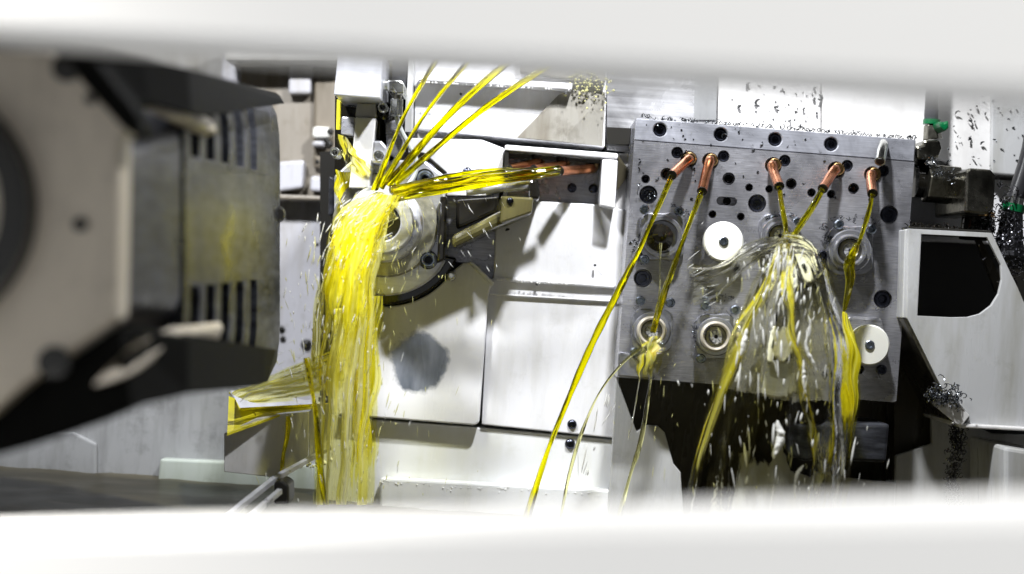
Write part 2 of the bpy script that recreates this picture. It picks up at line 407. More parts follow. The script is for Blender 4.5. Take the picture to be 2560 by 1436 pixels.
# bright rail along the top
def chips_mesh(seed):
    rnd = random.Random(seed); kind = seed % 4; short = seed % 2
    r = 0.0013 * rnd.uniform(0.5, 1.3)
    n = 9; arc = rnd.uniform(0.5, 1.4) if short else rnd.uniform(1.5, 4.0); pts = []
    for i in range(n):
        t = arc * i / (n - 1)
        pts.append(Vector((r * math.cos(t), 0.0006 * i * rnd.uniform(0.2, 1), r * math.sin(t))))
    return MB().tube(pts, [0.0003 + 0.0004 * math.sin(math.pi * i / (n - 1)) for i in range(n)], 5)
rl = panel('wall_panel', [(1517, 60), (1796, 60), (1790, 400), (1517, 376)], 0.062, 0.165, M['rail'],
           'streaky bright metal panel behind the tool block, beside the white cover', group=GP)
rl0 = panel('wall_panel', [(1798, 60), (2052, 60), (2052, 402), (1793, 396)], 0.062, 0.165, M['railw'],
           'pale chip-spattered panel directly above the middle of the tool block', group=GP)
rl2 = panel('wall_panel', [(2056, 60), (2480, 60), (2476, 432), (2056, 402)], 0.060, 0.165, M['railw'],
            'pale panel behind the upright black hose with dark chips on it', group=GP)
rl3 = panel('wall_panel', [(2482, 60), (2700, 60), (2700, 450), (2479, 434)], 0.056, 0.165, M['cream'],
            'cream strip panel at the upper corner beside the second hose', group=GP)
b = MB().prism([(1517, 318), (1600, 322), (1600, 362), (1517, 360)], 0.045, 0.0615).build('step', M['black'], rl)
b = MB().prism([(1740, 60), (1800, 60), (1790, 300), (1735, 300)], 0.0605, 0.0615).build('strip', M['guard'], rl)  # dark strip stands in for a reflection in the metal
# lower rail edge + panel under it, right of the block
panel('wall_panel', [(2270, 436), (2700, 462), (2700, 620), (2262, 600)], 0.075, 0.165, M['white'],
      'white panel strip behind the large pipe fittings beside the tool block', group=GP)
# middle recess frame
mid = empty('nozzle_window', W(1400, 510, 0.03), 'white frame round the recess that holds four copper nozzles', 'nozzle housing')
fr = MB()
fr.prism([(1262, 362), (1546, 384), (1545, 398), (1262, 376)], 0.022, 0.10)
fr.prism([(1506, 398), (1545, 400.5), (1538, 522), (1500, 514)], 0.022, 0.10)
fr.build('frame', M['white'], mid, bevel=0.0015)
MB().prism([(1262, 376), (1272, 377), (1268, 500), (1258, 500)], 0.024, 0.10).build('side_edge', M['black'], mid)
rb = MB().prism([(1262, 376), (1506, 396), (1500, 512), (1258, 505)], 0.075, 0.10).build('recess_plate', M['plate'], mid)
MB().prism([(1270, 378), (1500, 397), (1500, 410), (1270, 392)], 0.045, 0.0745).build('recess_lip', M['dark'], mid)
for u, v in ((1430, 470), (1483, 472)): button(mid, u, v, 12, 0.075)
for u, v in ((1342, 392), (1405, 398)): button(mid, u, v, 14, 0.044, 'black')
MB().prism([(1547, 384), (1590, 388), (1580, 540), (1538, 530)], 0.060, 0.10).build('side_sheet', M['railw'], mid)
MB().prism([(1546, 388), (1576, 432), (1542, 478)], 0.05, 0.0595).build('dark_notch', M['dark'], mid)
# copper nozzles
def elbow(base, tip, r, root, y0, y1, out=0.02, name='copper_nozzle', fit=True):
    a = W(base[0], base[1], y0); ya = y0 - out
    b = W(base[0], base[1], ya + 0.0); b.y = ya
    c = W(tip[0], tip[1], y1)
    mid_ = b.lerp(c, 0.35); mid_.y = ya - 0.004
    path = smooth_path([a, a.lerp(b, 0.55), b + Vector((0, 0.004, 0)), mid_, c], 26)
    rr = R(r, y1)
    mb = MB().tube(path, rr, 20)
    # bore: inner tube open at the tip
    ob = mb.build(name, M['copper'], root, smooth=True, sharp=50)
    t = (path[-1] - path[-3]).normalized()
    h = MB().lathe(path[-1] - t * 0.0002, t, [(rr * 1.0, 0), (rr * 1.03, 0.0006), (rr * 0.8, 0.0008), (rr * 0.76, 0.0003)], 20)
    hb = h.build('bore', M['black'], root if False else None, smooth=True, sharp=40)
    hb.parent = ob; hb.matrix_parent_inverse = ob.matrix_world.inverted()
    adoptsub(hb, ob)
    if fit:
        f = MB().lathe(W(base[0], base[1], y0 - 0.0005), (0, -1, 0), [(rr * 1.45, 0), (rr * 1.5, out * 0.25), (rr * 1.3, out * 0.4), (rr * 1.05, out * 0.45)], 20)
        fb = f.build('collar', M['brass'], None, smooth=True); adoptsub(fb, ob)
    return ob, path[-1], t
def adoptsub(child, parent):
    """sub-part of a part whose own origin is the world origin, offset by its root"""
    child.parent = parent; child.matrix_parent_inverse = Matrix.Identity(4)
for (b_, t_, y_) in (((1345, 406), (1275, 424), 0.040), ((1408, 412), (1335, 424), 0.034), ((1478, 420), (1400, 428), 0.026)):
    elbow(b_, t_, 12, mid, 0.074, y_ - 0.02, 0.035)
# silver rod and clamp below the nozzles
rod = MB().tube(pxpath([(1165, 478, -0.005), (1240, 470, -0.005), (1325, 464, 0.0)], 12), R(12), 16).build('rod', M['alu'], smooth=True)
tag(rod, 'short silver rod under the level oil jets', 'rod')
cl = MB().prism([(1322, 450), (1345, 446), (1350, 500), (1322, 500)], -0.01, 0.07).build('clamp', M['blackoil'], bevel=0.003)
tag(cl, 'black oily clamp at the end of the silver rod', 'clamp')

# main white panels
pm = panel('wall_panel', [(1242, 498), (1500, 512), (1584, 530), (1534, 1096), (1204, 1062), (1222, 700), (1234, 696)], 0.046, 0.165, M['white'],
           'large white panel between the round chuck housing and the tool block', group=GP)
MB().prism([(1238, 692), (1540, 712), (1538, 722), (1238, 702)], 0.041, 0.0455).build('fold', M['white'], pm, bevel=0.0015)
MB().prism([(1222, 733), (1540, 752), (1538, 756), (1222, 738)], 0.043, 0.0455).build('fold', M['white'], pm, bevel=0.0015)
button(pm, 1430, 1061, 12, 0.046)
# left panel with worn patch
mw = paint('worn_white_enamel', (0.80, 0.80, 0.83), 0.3, (0.55, 0.54, 0.52), 0.3)
tc = N(mw, 'ShaderNodeTexCoord'); vm = N(mw, 'ShaderNodeVectorMath', operation='SUBTRACT')
pc = W(1045, 918, 0.038); vm.inputs[1].default_value = pc
link(mw, tc.outputs['Object'], vm.inputs[0])
sc_ = N(mw, 'ShaderNodeVectorMath', operation='MULTIPLY'); sc_.inputs[1].default_value = (1 / 0.0275, 0, 1 / 0.031)
link(mw, vm.outputs[0], sc_.inputs[0]); ln = N(mw, 'ShaderNodeVectorMath', operation='LENGTH'); link(mw, sc_.outputs[0], ln.inputs[0])
nn = noise_tex(mw, coords(mw), 17, 6, 0.65)
ad = N(mw, 'ShaderNodeMath', operation='MULTIPLY_ADD'); ad.inputs[1].default_value = 1.6; link(mw, nn, ad.inputs[0]); link(mw, ln.outputs[1], ad.inputs[2])
fac = ramp(mw, ad.outputs[0], [(0.0, (1, 1, 1)), (1.0, (0, 0, 0))])
mr = N(mw, 'ShaderNodeMapRange'); mr.inputs[1].default_value = 1.66; mr.inputs[2].default_value = 1.84; mr.inputs[3].default_value = 1; mr.inputs[4].default_value = 0
link(mw, ad.outputs[0], mr.inputs[0])
oldc = P(mw).inputs['Base Color'].links[0].from_socket
pcol = ramp(mw, noise_tex(mw, coords(mw, (1, 1, 0.35)), 60, 4), [(0.35, (0.10, 0.115, 0.14)), (0.7, (0.27, 0.29, 0.34))])
link(mw, mixc(mw, mr.outputs[0], oldc, pcol), P(mw).inputs['Base Color'])
def arc(cu_, cv, r, a0, a1, n=14):
    return [(cu_ + r * math.cos(math.radians(lerp(a0, a1, i / n))), cv - r * math.sin(math.radians(lerp(a0, a1, i / n)))) for i in range(n + 1)]
lp = arc(962, 562, 205, -92, -35) + [(1160, 655), (1175, 658), (1228, 712), (1222, 733), (1198, 1056), (1188, 1064), (830, 1036), (835, 772)]
root = empty('wall_panel', W(1020, 1060, 0.038), 'white panel with a worn grey patch below the round chuck housing', 'panel', GP)
o = mesh('sheet', *[(lambda mb: mb.v)(MB().prism(lp, 0.038, 0.165)), (MB().prism(lp, 0.038, 0.165)).f], mw, bevel=0.0015)
adopt(root, o)
mw_off = -root.location
button(root, 1128, 690, 13, 0.038, 'nickel')
# lowest panel
pl = panel('wall_panel', [(820, 1042), (1200, 1070), (1534, 1100), (1526, 1320), (780, 1320)], 0.050, 0.165, M['white_b'],
           'low white panel behind the oil splashes above the tray', group=GP)
MB().prism([(950, 1196), (1526, 1226), (1526, 1330), (950, 1330)], 0.036, 0.0495).build('skirt', M['white_b'], pl, bevel=0.002)
button(pl, 1425, 1110, 13, 0.050)
# dark gap filler behind seams
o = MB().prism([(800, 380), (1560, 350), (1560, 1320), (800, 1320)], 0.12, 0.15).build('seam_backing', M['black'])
tag(o, 'black backing seen in the seams between the white panels', 'backing plate')

# ------------------------------------------------------------------ white box cover behind the round housing
pb = panel('cover_box', [(1020, 345), (1205, 350), (1262, 372), (1258, 470), (1215, 490), (1020, 490)], 0.04, 0.16, M['white'],
           'white boxy cover behind the round chuck housing, under the upper cover', 'cover')
MB().prism([(1205, 352), (1258, 375), (1254, 470), (1210, 478)], 0.036, 0.0395).build('bevel_face', M['railw'], pb)
button(pb, 1168, 430, 12, 0.04, 'screw')

# dark arm and guard between housing and panel
ga = empty('guard_arm', W(1180, 690, 0.05), 'dark oily guard and arm between the chuck housing and the white panel', 'guard')
MB().prism([(1112, 488), (1250, 480), (1236, 690), (1226, 716), (1172, 660), (1108, 655)], 0.055, 0.10).build('guard_sheet', M['plate'], ga, bevel=0.001)
MB().prism([(1128, 590), (1245, 530), (1330, 498), (1332, 532), (1240, 570), (1130, 622)], -0.005, 0.0545).build('arm', M['arm'], ga, bevel=0.004)
MB().prism([(1252, 490), (1334, 494), (1330, 533), (1250, 560)], -0.012, 0.0).build('arm_head', M['arm'], ga, bevel=0.002)
MB().prism([(1140, 500), (1250, 492), (1242, 530), (1140, 575)], 0.02, 0.0545).build('dark_block', M['blackoil'], ga, bevel=0.003)  # black oiled block behind the arm
MB().prism([(1100, 490), (1118, 490), (1112, 650), (1092, 660)], 0.0, 0.0545).build('edge_strip', M['blackoil'], ga, bevel=0.002)
MB().prism([(1172, 655), (1182, 655), (1236, 708), (1230, 716)], 0.03, 0.0545).build('lip', M['white'], ga, bevel=0.001)
button(ga, 1275, 503, 9, -0.0125, 'screw')

# ------------------------------------------------------------------ round chuck housing
ch = empty('chuck_housing', W(962, 562, 0.05), 'round steel chuck housing under the yellow oil burst', 'chuck')
cc = W(962, 562, 0.0)
def cyl(root, name, r0, r1, yf, yb, m, seg=56, c=(962, 562), chamfer=0.0015):
    C = W(c[0], c[1], yf); ro = R(r1, yf); ri = R(r0, yf) if r0 else 0
    C0 = Vector((C.x, yb, C.z)); h = yb - yf
    prof = [(ro, 0), (ro, h - chamfer), (ro - chamfer, h)]
    if ri: prof += [(ri + chamfer, h), (ri, h - chamfer), (ri, 0)]
    return MB().lathe(C0, (0, -1, 0), prof, seg, cap=not ri).build(name, m, root, smooth=True, sharp=30)
oct_ = arc(962, 562, 178, -95, -40, 10) + [(1112, 655), (1112, 440), (1060, 400), (880, 400), (835, 440), (835, 700)]
MB().prism(arc(962, 562, 200, -110, -25, 14) + [(1116, 640), (1118, 430), (1060, 380), (850, 380), (838, 700)], 0.034, 0.16).build('back_flange', M['blackoil'], ch, bevel=0.002)
MB().prism(oct_, 0.018, 0.0335).build('flange', M['alu'], ch, bevel=0.002)
cyl(ch, 'outer_ring', 84, 132, 0.004, 0.0175, M['ringst'])
cyl(ch, 'bearing_ring', 68, 98, -0.016, 0.0175, M['alu'], 56, (958, 558))
cyl(ch, 'bright_ring', 46, 80, -0.030, 0.0175, M['alu'], 56, (955, 556))
cyl(ch, 'spindle_nose', 0, 44, -0.012, 0.0175, M['steeld'], 40, (955, 556))
cyl(ch, 'bore', 0, 22, -0.0122, -0.0118, M['black'], 30, (985, 568), 0.0001)
for u, v in ((1070, 650), (1062, 446), (900, 700)):
    c = cyl(ch, 'socket_screw', 9, 20, -0.002, 0.0175, M['screwl'], 24, (u, v))
    cyl(ch, 'screw_well', 0, 24, 0.0175, 0.018, M['black'], 24, (u, v), 0.0001)
# gauge arc behind
MB().tube(pxpath([(1030, 395, 0.03), (1075, 415, 0.03), (1105, 450, 0.03)], 16), R(6), 8).build('graduated_arc', M['screw'], ch, smooth=True)

# ------------------------------------------------------------------ valve bracket: upper left
vb = empty('valve_block', W(896, 240, -0.03), 'bright aluminium block above the clamp bracket', 'valve block')
MB().prism([(846, 120), (957, 128), (950, 246), (834, 238)], -0.045, 0.03).build('block', M['alu'], vb, bevel=0.0012)
fe = empty('elbow_fitting', W(990, 290, -0.01), 'silver pipe elbow with hex nut beside the aluminium block', 'pipe fitting')
MB().tube(pxpath([(955, 212, -0.01), (975, 213, -0.01)], 6), R(14), 20).build('neck', M['nickel'], fe, smooth=True)
MB().prism([(968, 200), (1000, 199), (1010, 208), (1010, 236), (990, 236), (984, 228), (968, 228)], -0.028, 0.008).build('elbow', M['nickel'], fe, bevel=0.002)
MB().tube(pxpath([(993, 234, -0.01), (992, 252, -0.01)], 6), R(12), 20).build('collar', M['olive'], fe, smooth=True)
MB().tube([W(992, 248, -0.01), W(990, 290, -0.01)], R(17), 6).build('hex_nut', M['nickel'], fe, bevel=0.0008)
cb = MB().tube(pxpath([(990, 288, -0.005), (1000, 320, 0.0), (1020, 360, 0.0), (1040, 400, 0.0), (1036, 440, 0.0), (1010, 475, 0.0)], 30), R(6), 10).build('cable', M['cable'], smooth=True)
tag(cb, 'thin grey cable curling down from the silver pipe elbow', 'cable')
br = empty('clamp_bracket', W(900, 470, 0.0), 'black and grey clamp bracket column between block and chuck housing', 'bracket')
MB().prism([(838, 200), (1026, 130), (1022, 330), (1000, 480), (836, 480)], 0.03, 0.10).build('back_plate', M['blackoil'], br)
MB().prism([(982, 150), (1022, 130), (1018, 225), (980, 225)], 0.02, 0.0295).build('top_plate', M['drum'], br)
MB().prism([(892, 258), (940, 260), (940, 293), (888, 292)], -0.005, 0.0295).build('cap', M['railw'], br, bevel=0.001)
MB().prism([(888, 293), (940, 295), (928, 410), (922, 470), (872, 470), (880, 400)], -0.012, 0.0295).build('finger', M['white'], br, bevel=0.001)
MB().prism([(854, 292), (887, 293), (884, 340), (852, 336)], 0.005, 0.0295).build('slide', M['alu'], br, bevel=0.001)
MB().prism([(962, 305), (1000, 296), (1012, 350), (992, 400), (966, 380)], 0.005, 0.0295).build('side_cheek', M['plate'], br, bevel=0.002)
MB().prism([(932, 352), (954, 352), (967, 368), (966, 410), (928, 408)], -0.012, 0.0295).build('lug', M['alu'], br, bevel=0.002)
MB().tube(pxpath([(848, 250, 0.01), (846, 325, 0.01)], 6), R(6), 14).build('pin', M['oily_yellow'], br, smooth=True)
MB().tube(pxpath([(946, 300, 0.01), (944, 350, 0.01)], 6), R(9), 14).build('pin', M['blackoil'], br, smooth=True)
MB().prism([(938, 250), (980, 256), (975, 295), (955, 305), (938, 285)], 0.0, 0.0295).build('knuckle', M['blackoil'], br, bevel=0.004)
for u, v, yf in ((956, 268, -0.012), (946, 389, -0.022), (836, 381, -0.022)):
    cyl(br, 'socket_screw', 7, 13, yf, 0.0, M['nickel'], 24, (u, v))
# dark narrow strip left of the upper cover
o = MB().prism([(1020, 60), (1035, 60), (1028, 330), (1012, 330)], 0.02, 0.10).build('edge_strip', M['cream'])
tag(o, 'narrow cream strip at the edge of the upper white cover', 'trim strip')

# ------------------------------------------------------------------ blurred column behind the drum
bc = empty('guide_column', W(760, 940, 0.3), 'blurred cream guide column between the drum and the oil burst', 'column')
MB().prism([(560, 20), (870, 20), (860, 470), (852, 1000), (520, 1000)], 0.30, 0.44).build('column_body', M['colw'], bc, bevel=0.002)
MB().prism([(560, 20), (870, 20), (868, 150), (560, 150)], 0.24, 0.2995).build('head', M['wallback'], bc, bevel=0.004)
for i, (pts, yf, m) in enumerate((([(600, 160), (870, 165), (855, 505), (590, 500)], 0.285, 'column'),
        ([(722, 150), (780, 150), (776, 235), (720, 235)], 0.27, 'colw'),
        ([(786, 200), (862, 203), (856, 420), (782, 420)], 0.275, 'colb'),
        ([(782, 316), (826, 318), (824, 344), (780, 344)], 0.26, 'plastic'),
        ([(780, 352), (822, 352), (820, 366), (778, 366)], 0.26, 'colw'),
        ([(694, 405), (760, 400), (756, 470), (692, 480)], 0.265, 'colw'),
        ([(776, 440), (828, 442), (826, 480), (774, 478)], 0.265, 'colw'),
        ([(690, 486), (840, 492), (838, 502), (690, 498)], 0.27, 'colb'))):
    MB().prism(pts, yf, 0.2995 if i == 0 else 0.2845).build('slide_block', M[m], bc, bevel=0.003)
for u, v, r in ((826, 330, 9), (822, 362, 11), (816, 352, 8), (824, 408, 9), (793, 405, 6), (793, 612, 5)):
    button(bc, u, v, r, 0.25, 'black', 'bolt')
MB().prism([(822, 440), (838, 446), (834, 540), (820, 540)], 0.10, 0.14).build('stop', M['drum'], bc, bevel=0.002)
MB().prism([(812, 540), (822, 540), (806, 664), (800, 664)], 0.20, 0.2995).build('seam_strip', M['drum'], bc)
for u, v, r in ((690, 806, 7), (704, 824, 9), (707, 848, 8), (766, 862, 14)):
    button(bc, u, v, r, 0.2995, 'black', 'bolt')

# ------------------------------------------------------------------ tool block
tb = empty('tool_block', W(1900, 980, 0.0), 'steel tool block with rows of collets, copper nozzles and screws', 'tool block')
top = [(1590, 296), (2290, 350), (2286, 404), (1586, 350)]
body_pts = [(1586, 351.5), (2286, 405.5), (2241, 1003), (2232, 1006), (1896, 980), (1896, 968), (1542, 944)]
screws_top = [(1650, 325), (1802, 337), (1938, 349), (2078, 361)]
big_screws = [(2223, 537), (2207, 748), (1893, 509), (1621, 487), (1607, 696)]
nz = [((1722, 399), (1680, 438)), ((1776, 403), (1755, 478)), ((1933, 414), (1948, 466)), ((2090, 425), (2057, 472)), ((2181, 437), (2181, 484))]
dow = [(1693, 382), (1809, 391), (1962, 402), (2118, 415), (2209, 428)]
holes = [(1614, 448, 11, 0), (1667, 436, 16, 1), (1822, 447, 16, 1), (1873, 469, 10, 1), (1923, 473, 10, 1), (2029, 482, 11, 1), (2078, 486, 11, 1),
         (2134, 472, 14, 1), (1978, 460, 14, 1), (1781, 536, 10, 1), (1852, 542, 10, 1), (1847, 672, 12, 1), (2050, 690, 12, 0), (2095, 930, 12, 1), (2150, 925, 12, 1)]
cut = MB()
def cutcyl(u, v, r, depth, yf=0.0):
    C = W(u, v, yf); rr = R(r)
    cut.lathe((C.x, yf + depth, C.z), (0, -1, 0), [(rr, 0), (rr, depth + 0.002)], 28)
for u, v in screws_top: cutcyl(u, v, 17, 0.008)
def boolean(obj, cutter):
    md = obj.modifiers.new('cut', 'BOOLEAN'); md.object = cutter; md.operation = 'DIFFERENCE'; md.solver = 'EXACT'; md.use_self = True
    dg = bpy.context.evaluated_depsgraph_get(); dg.update()
    nm = bpy.data.meshes.new_from_object(obj.evaluated_get(dg)); obj.modifiers.clear(); obj.data = nm
    bpy.data.objects.remove(cutter)
    b = obj.modifiers.new('edge', 'BEVEL'); b.width = 0.0009; b.segments = 1; b.limit_method = 'ANGLE'; b.angle_limit = math.radians(50)
ot = MB().prism(top, 0.0, 0.06).build('top_bar', M['bar'])
boolean(ot, cut.build('cutter')); adopt(tb, ot)
cut = MB()
for u, v in big_screws: cutcyl(u, v, 23, 0.007)
for (b_, t_) in nz: cutcyl(b_[0], b_[1], 21, 0.008)
for u, v in dow: cutcyl(u, v, 15, 0.0065)
for u, v, r, d in holes: cutcyl(u, v, r, 0.010)
# slot
sl = arc(1833, 504, 11, -90, 90, 8) + arc(1803, 502, 11, 90, 270, 8)
cut.prism(sl, -0.002, 0.010)
ob = MB().prism(body_pts, 0.0, 0.06).build('plate', M['plate'])
boolean(ob, cut.build('cutter')); adopt(tb, ob)
for u, v, r, d in holes:
    cyl(tb, 'plug', 0, r * 0.7, 0.0055 if not d else 0.007, 0.0099, M['blackoil'] if d else M['screw'], 20, (u, v))
cyl(tb, 'plug', 0, 10, 0.006, 0.0099, M['blackoil'], 20, (1818, 503))
def socket(root, u, v, r, yf, depth, m='screw', name='socket_screw'):
    C = W(u, v, yf); rr = R(r, yf); mb = MB()
    mb.lathe((C.x, yf + depth, C.z), (0, -1, 0), [(rr, 0), (rr, depth - 0.0008), (rr - 0.0008, depth), (rr * 0.56, depth), (rr * 0.5, depth - 0.0006), (rr * 0.48, depth * 0.35)], 26)
    return mb.build(name, M[m], root, smooth=True, sharp=30)
for u, v in screws_top: socket(tb, u, v, 14, 0.002, 0.0059)
for i, (u, v) in enumerate(big_screws): socket(tb, u, v, 19 if i != 3 else 21, 0.0012, 0.0056)
for u, v in dow: socket(tb, u, v, 12, 0.0015, 0.0048)
tips = []
for b_, t_ in nz:
    o_, tip, tdir = elbow(b_, t_, 12.5, tb, 0.0078, -0.040, 0.022); tips.append((tip, tdir))
# steel pipe stub on the top bar
st = MB().tube(pxpath([(2207, 360, -0.001), (2208, 366, -0.012), (2204, 380, -0.022), (2200, 404, -0.034)], 18), R(13), 20).build('pipe_stub', M['nickel'], tb, smooth=True, sharp=50)
e_ = MB().lathe(W(2200, 404.3, -0.0342), (W(2199, 409, -0.036) - W(2200, 404, -0.034)), [(R(10), 0), (R(9.5), 0.0004)], 20).build('pipe_mouth', M['black'], None); adoptsub(e_, st)

# collets
def flange(u, v, r, yb, h, m='steel', rot=0.0):
    """rounded square flange turned a little, four lobes"""
    pts = []
    for k in range(64):
        t = 2 * math.pi * k / 64
        rr = r * (1 + 0.10 * math.cos(4 * (t - math.pi / 4 - rot)))
        x = max(-r * 1.0, min(r * 1.0, rr * 1.08 * math.cos(t))); yv = max(-r * 1.16, min(r * 1.16, rr * 1.16 * math.sin(t)))
        pts.append((u + x, v - yv))
    return MB().prism(pts, yb - h, yb)
def collet_unit(u, v, r, style, screws, label, proj=0.016):
    cu_ = tb
    o = flange(u, v, r, 0.0, 0.006).build('collet_holder', M['steel'], tb, bevel=0.001)
    o['label'] = label
    def sub(ob): 
        ob.parent = o; ob.matrix_parent_inverse = Matrix.Identity(4); return ob
    def c2(name, r0, r1, yf, yb, m, cc_=(0, 0), ch_=0.001, seg=40):
        C = W(u + cc_[0], v + cc_[1], yf); C = Vector((C.x, yb, C.z)); ro = R(r1, yf); ri = R(r0, yf) if r0 else 0; h = yb - yf
        prof = [(ro, 0), (ro, h - ch_), (ro - ch_, h)]
        if ri: prof += [(ri + ch_, h), (ri, h - ch_), (ri, 0)]
        return sub(MB().lathe(C, (0, -1, 0), prof, seg, cap=not ri).build(name, m, None, smooth=True, sharp=30))
    for (a, b) in screws: 
        du, dv = a - u, b - v
        C = W(a, b, -0.006); rr = R(12)
        sub(MB().lathe((C.x, -0.0062, C.z), (0, -1, 0), [(rr, 0), (rr, 0.006), (rr - 0.001, 0.007), (rr * .6, 0.007), (rr * .5, 0.004), (rr * .48, 0.002)], 22).build('socket_screw', M['screwl'], None, smooth=True, sharp=30))
    if style == 'collet' or style == 'cream':
        c2('sleeve', r * 0.62, r * 0.92, -proj, -0.0061, M['steel'])
        c2('nut', r * 0.53, r * 0.72, -proj - 0.006, -0.0061, M['ring'] if style == 'cream' else M['steel'], ch_=0.0015)
        c2('cone', r * 0.30, r * 0.525, -proj - 0.002, -0.0061, M['olive'])
        c2('well', 0, r * 0.30, -proj + 0.004, -0.0061, M['black'])
        # collet fingers
        mb = MB()
        for k in range(8):
            a0 = 2 * math.pi * (k + 0.1) / 8; a1 = 2 * math.pi * (k + 0.9) / 8
            C = W(u, v, -proj); ri_, ro_ = R(r * 0.10), R(r * 0.285)
            pts = [(C.x + q * math.cos(a), C.z + q * math.sin(a)) for q, a in ((ri_, a0), (ro_, a0), (ro_, (a0 + a1) / 2), (ro_, a1), (ri_, a1))]
            n = 5; vv = [Vector((x, -proj - 0.001, z)) for x, z in pts] + [Vector((x, -proj + 0.0038, z)) for x, z in pts]
            mb.add(vv, [[4, 3, 2, 1, 0], [5, 6, 7, 8, 9]] + [[i, (i + 1) % n, (i + 1) % n + n, i + n] for i in range(n)])
        sub(mb.build('collet_fingers', M['alu'], None))
    if style == 'dark':
        c2('sleeve', r * 0.70, r * 0.95, -0.016, -0.0061, M['steel'])
        c2('nut', 0, r * 0.62, -0.045, -0.0061, M['blackoil'], (-4, 2), 0.006)
        c2('tool_tip', 0, r * 0.32, -0.055, -0.0451, M['blackoil'], (-4, -6), 0.004)
    return o
def white_disc(u, v, r, label, proj=0.02):
    # spacer behind and a countersunk screw
    o = cyl(tb, 'plastic_disc', 0, r, -proj, -proj + 0.007, M['plastic'], 56, (u, v), 0.0012); o['label'] = label
    cyl(tb, 'spacer', 0, r * 0.9, -proj + 0.0075, 0.0, M['steeld'], 30, (u + 2, v + 3))
    s_ = MB().lathe(W(u, v, -proj - 0.0001), (0, -1, 0), [(R(12), 0), (R(12), 0.0009), (R(10), 0.0014), (R(6), 0.0014), (R(5), 0.0002)], 22).build('centre_screw', M['screwl'], None, smooth=True, sharp=30)
    adoptsub(s_, o)
collet_unit(1655, 592, 56, 'dark', [(1610, 525), (1696, 530), (1610, 650)], 'dark oily collet holder')
collet_unit(2126, 627, 58, 'collet', [(2094, 562), (2175, 574)], 'bright steel collet holder')
collet_unit(1950, 590, 52, 'collet', [(1934, 549), (1990, 556)], 'collet holder behind the splash')
collet_unit(1630, 828, 52, 'cream', [(1600, 752), (1674, 757), (1586, 880)], 'collet holder with cream ring struck by oil')
c6 = collet_unit(1790, 842, 53, 'cream', [(1762, 765), (1836, 775), (1750, 896)], 'collet holder with lettered cream ring')
white_disc(1809, 604, 50, 'white plastic disc with an oil drop at its screw')
white_disc(2001, 652, 46, 'white plastic disc behind the splash')
white_disc(1946, 842, 50, 'white plastic disc seen through the splash')
white_disc(2174, 863, 51, 'white plastic disc at the lower corner')
for u, v in ((1960, 768), (1914, 905), (2205, 925), (2058, 640)):
    socket(tb, u, v, 13, -0.004, 0.004)
bp_ = MB().prism([(2120, 790), (2205, 797), (2215, 850), (2110, 850)], -0.010, 0.0).build('lug', M['plate'], tb, bevel=0.002)
bp2 = MB().prism([(1905, 880), (2012, 888), (2006, 985), (1898, 977)], -0.012, -0.0005).build('lower_block', M['alu'], tb, bevel=0.002)
bp3 = MB().prism([(1545, 880), (1580, 884), (1640, 950), (1543, 943)], -0.008, -0.0005).build('corner_piece', M['steel'], tb, bevel=0.002)
# ring lettering
tcu = W(1790, 842, -0.0225); mbt = []
lett = MB()
txt = '810M-ANAMIX'
dg = bpy.context.evaluated_depsgraph_get()
for i, chh in enumerate(txt):
    cvd = bpy.data.curves.new('t', 'FONT'); cvd.body = chh; cvd.size = R(9.5); cvd.align_x = 'CENTER'; cvd.extrude = 0.00008
    to = bpy.data.objects.new('t', cvd); COL.objects.link(to); dg.update()
    me = bpy.data.meshes.new_from_object(to.evaluated_get(bpy.context.evaluated_depsgraph_get()))
    ang = math.radians(lerp(172, 112, i / (len(txt) - 1)))
    rr = R(25.5)
    for_ = Matrix.Rotation(ang - math.pi / 2, 3, 'Z')
    vv = []
    for q in me.vertices:
        p = for_ @ Vector((q.co.x, q.co.y, 0)); 
        vv.append(Vector((tcu.x + rr * math.cos(ang) + p.x, tcu.y - q.co.z, tcu.z + rr * math.sin(ang) + p.y)))
    lett.add(vv, [list(p.vertices) for p in me.polygons])
    bpy.data.objects.remove(to)
lo = lett.build('ring_lettering', M['ink'], None); adoptsub(lo, c6)

# ------------------------------------------------------------------ fittings right of the block
def hexbar(pts, r, seg=6): return MB().tube(pts, r, seg)
f1 = empty('hose_fitting', W(2330, 420, 0.03), 'dark hex fitting and upright hose with green clip beside the block', 'hose fitting')
MB().tube(pxpath([(2336, 60, 0.03), (2333, 180, 0.03), (2328, 285, 0.03)], 14), R(17), 18).build('hose', M['rubber'], f1, smooth=True)
MB().tube(pxpath([(2329, 275, 0.03), (2328, 305, 0.03)], 6), R(18), 12).build('ferrule', M['drum'], f1)
MB().tube(pxpath([(2330, 300, 0.03), (2329, 312, 0.03)], 4), R(22), 24).build('green_clip', M['green'], f1, smooth=True)
MB().prism([(2348, 302), (2360, 306), (2372, 300), (2374, 320), (2364, 330), (2350, 318)], 0.005, 0.035).build('clip_tail', M['green'], f1, bevel=0.002)
MB().tube([W(2329, 312, 0.03), W(2332, 350, 0.03)], [R(20), R(25)], 6).build('hex_nut', M['olive'], f1, bevel=0.001)
MB().prism([(2310, 350), (2350, 350), (2356, 370), (2348, 392), (2334, 402), (2292, 398), (2290, 366), (2308, 362)], 0.005, 0.05).build('elbow', M['olive'], f1, bevel=0.004)
f2 = empty('pipe_fitting', W(2400, 560, 0.02), 'large dark hex nut and elbow screwed into the side of the block', 'pipe fitting')
MB().tube([W(2286, 450, 0.03), W(2318, 452, 0.03)], R(45), 24).build('neck', M['blackoil'], f2, smooth=True)
MB().tube([W(2312, 458, 0.02), W(2396, 466, 0.02)], R(50), 6).build('hex_nut', M['olive'], f2, bevel=0.0015)
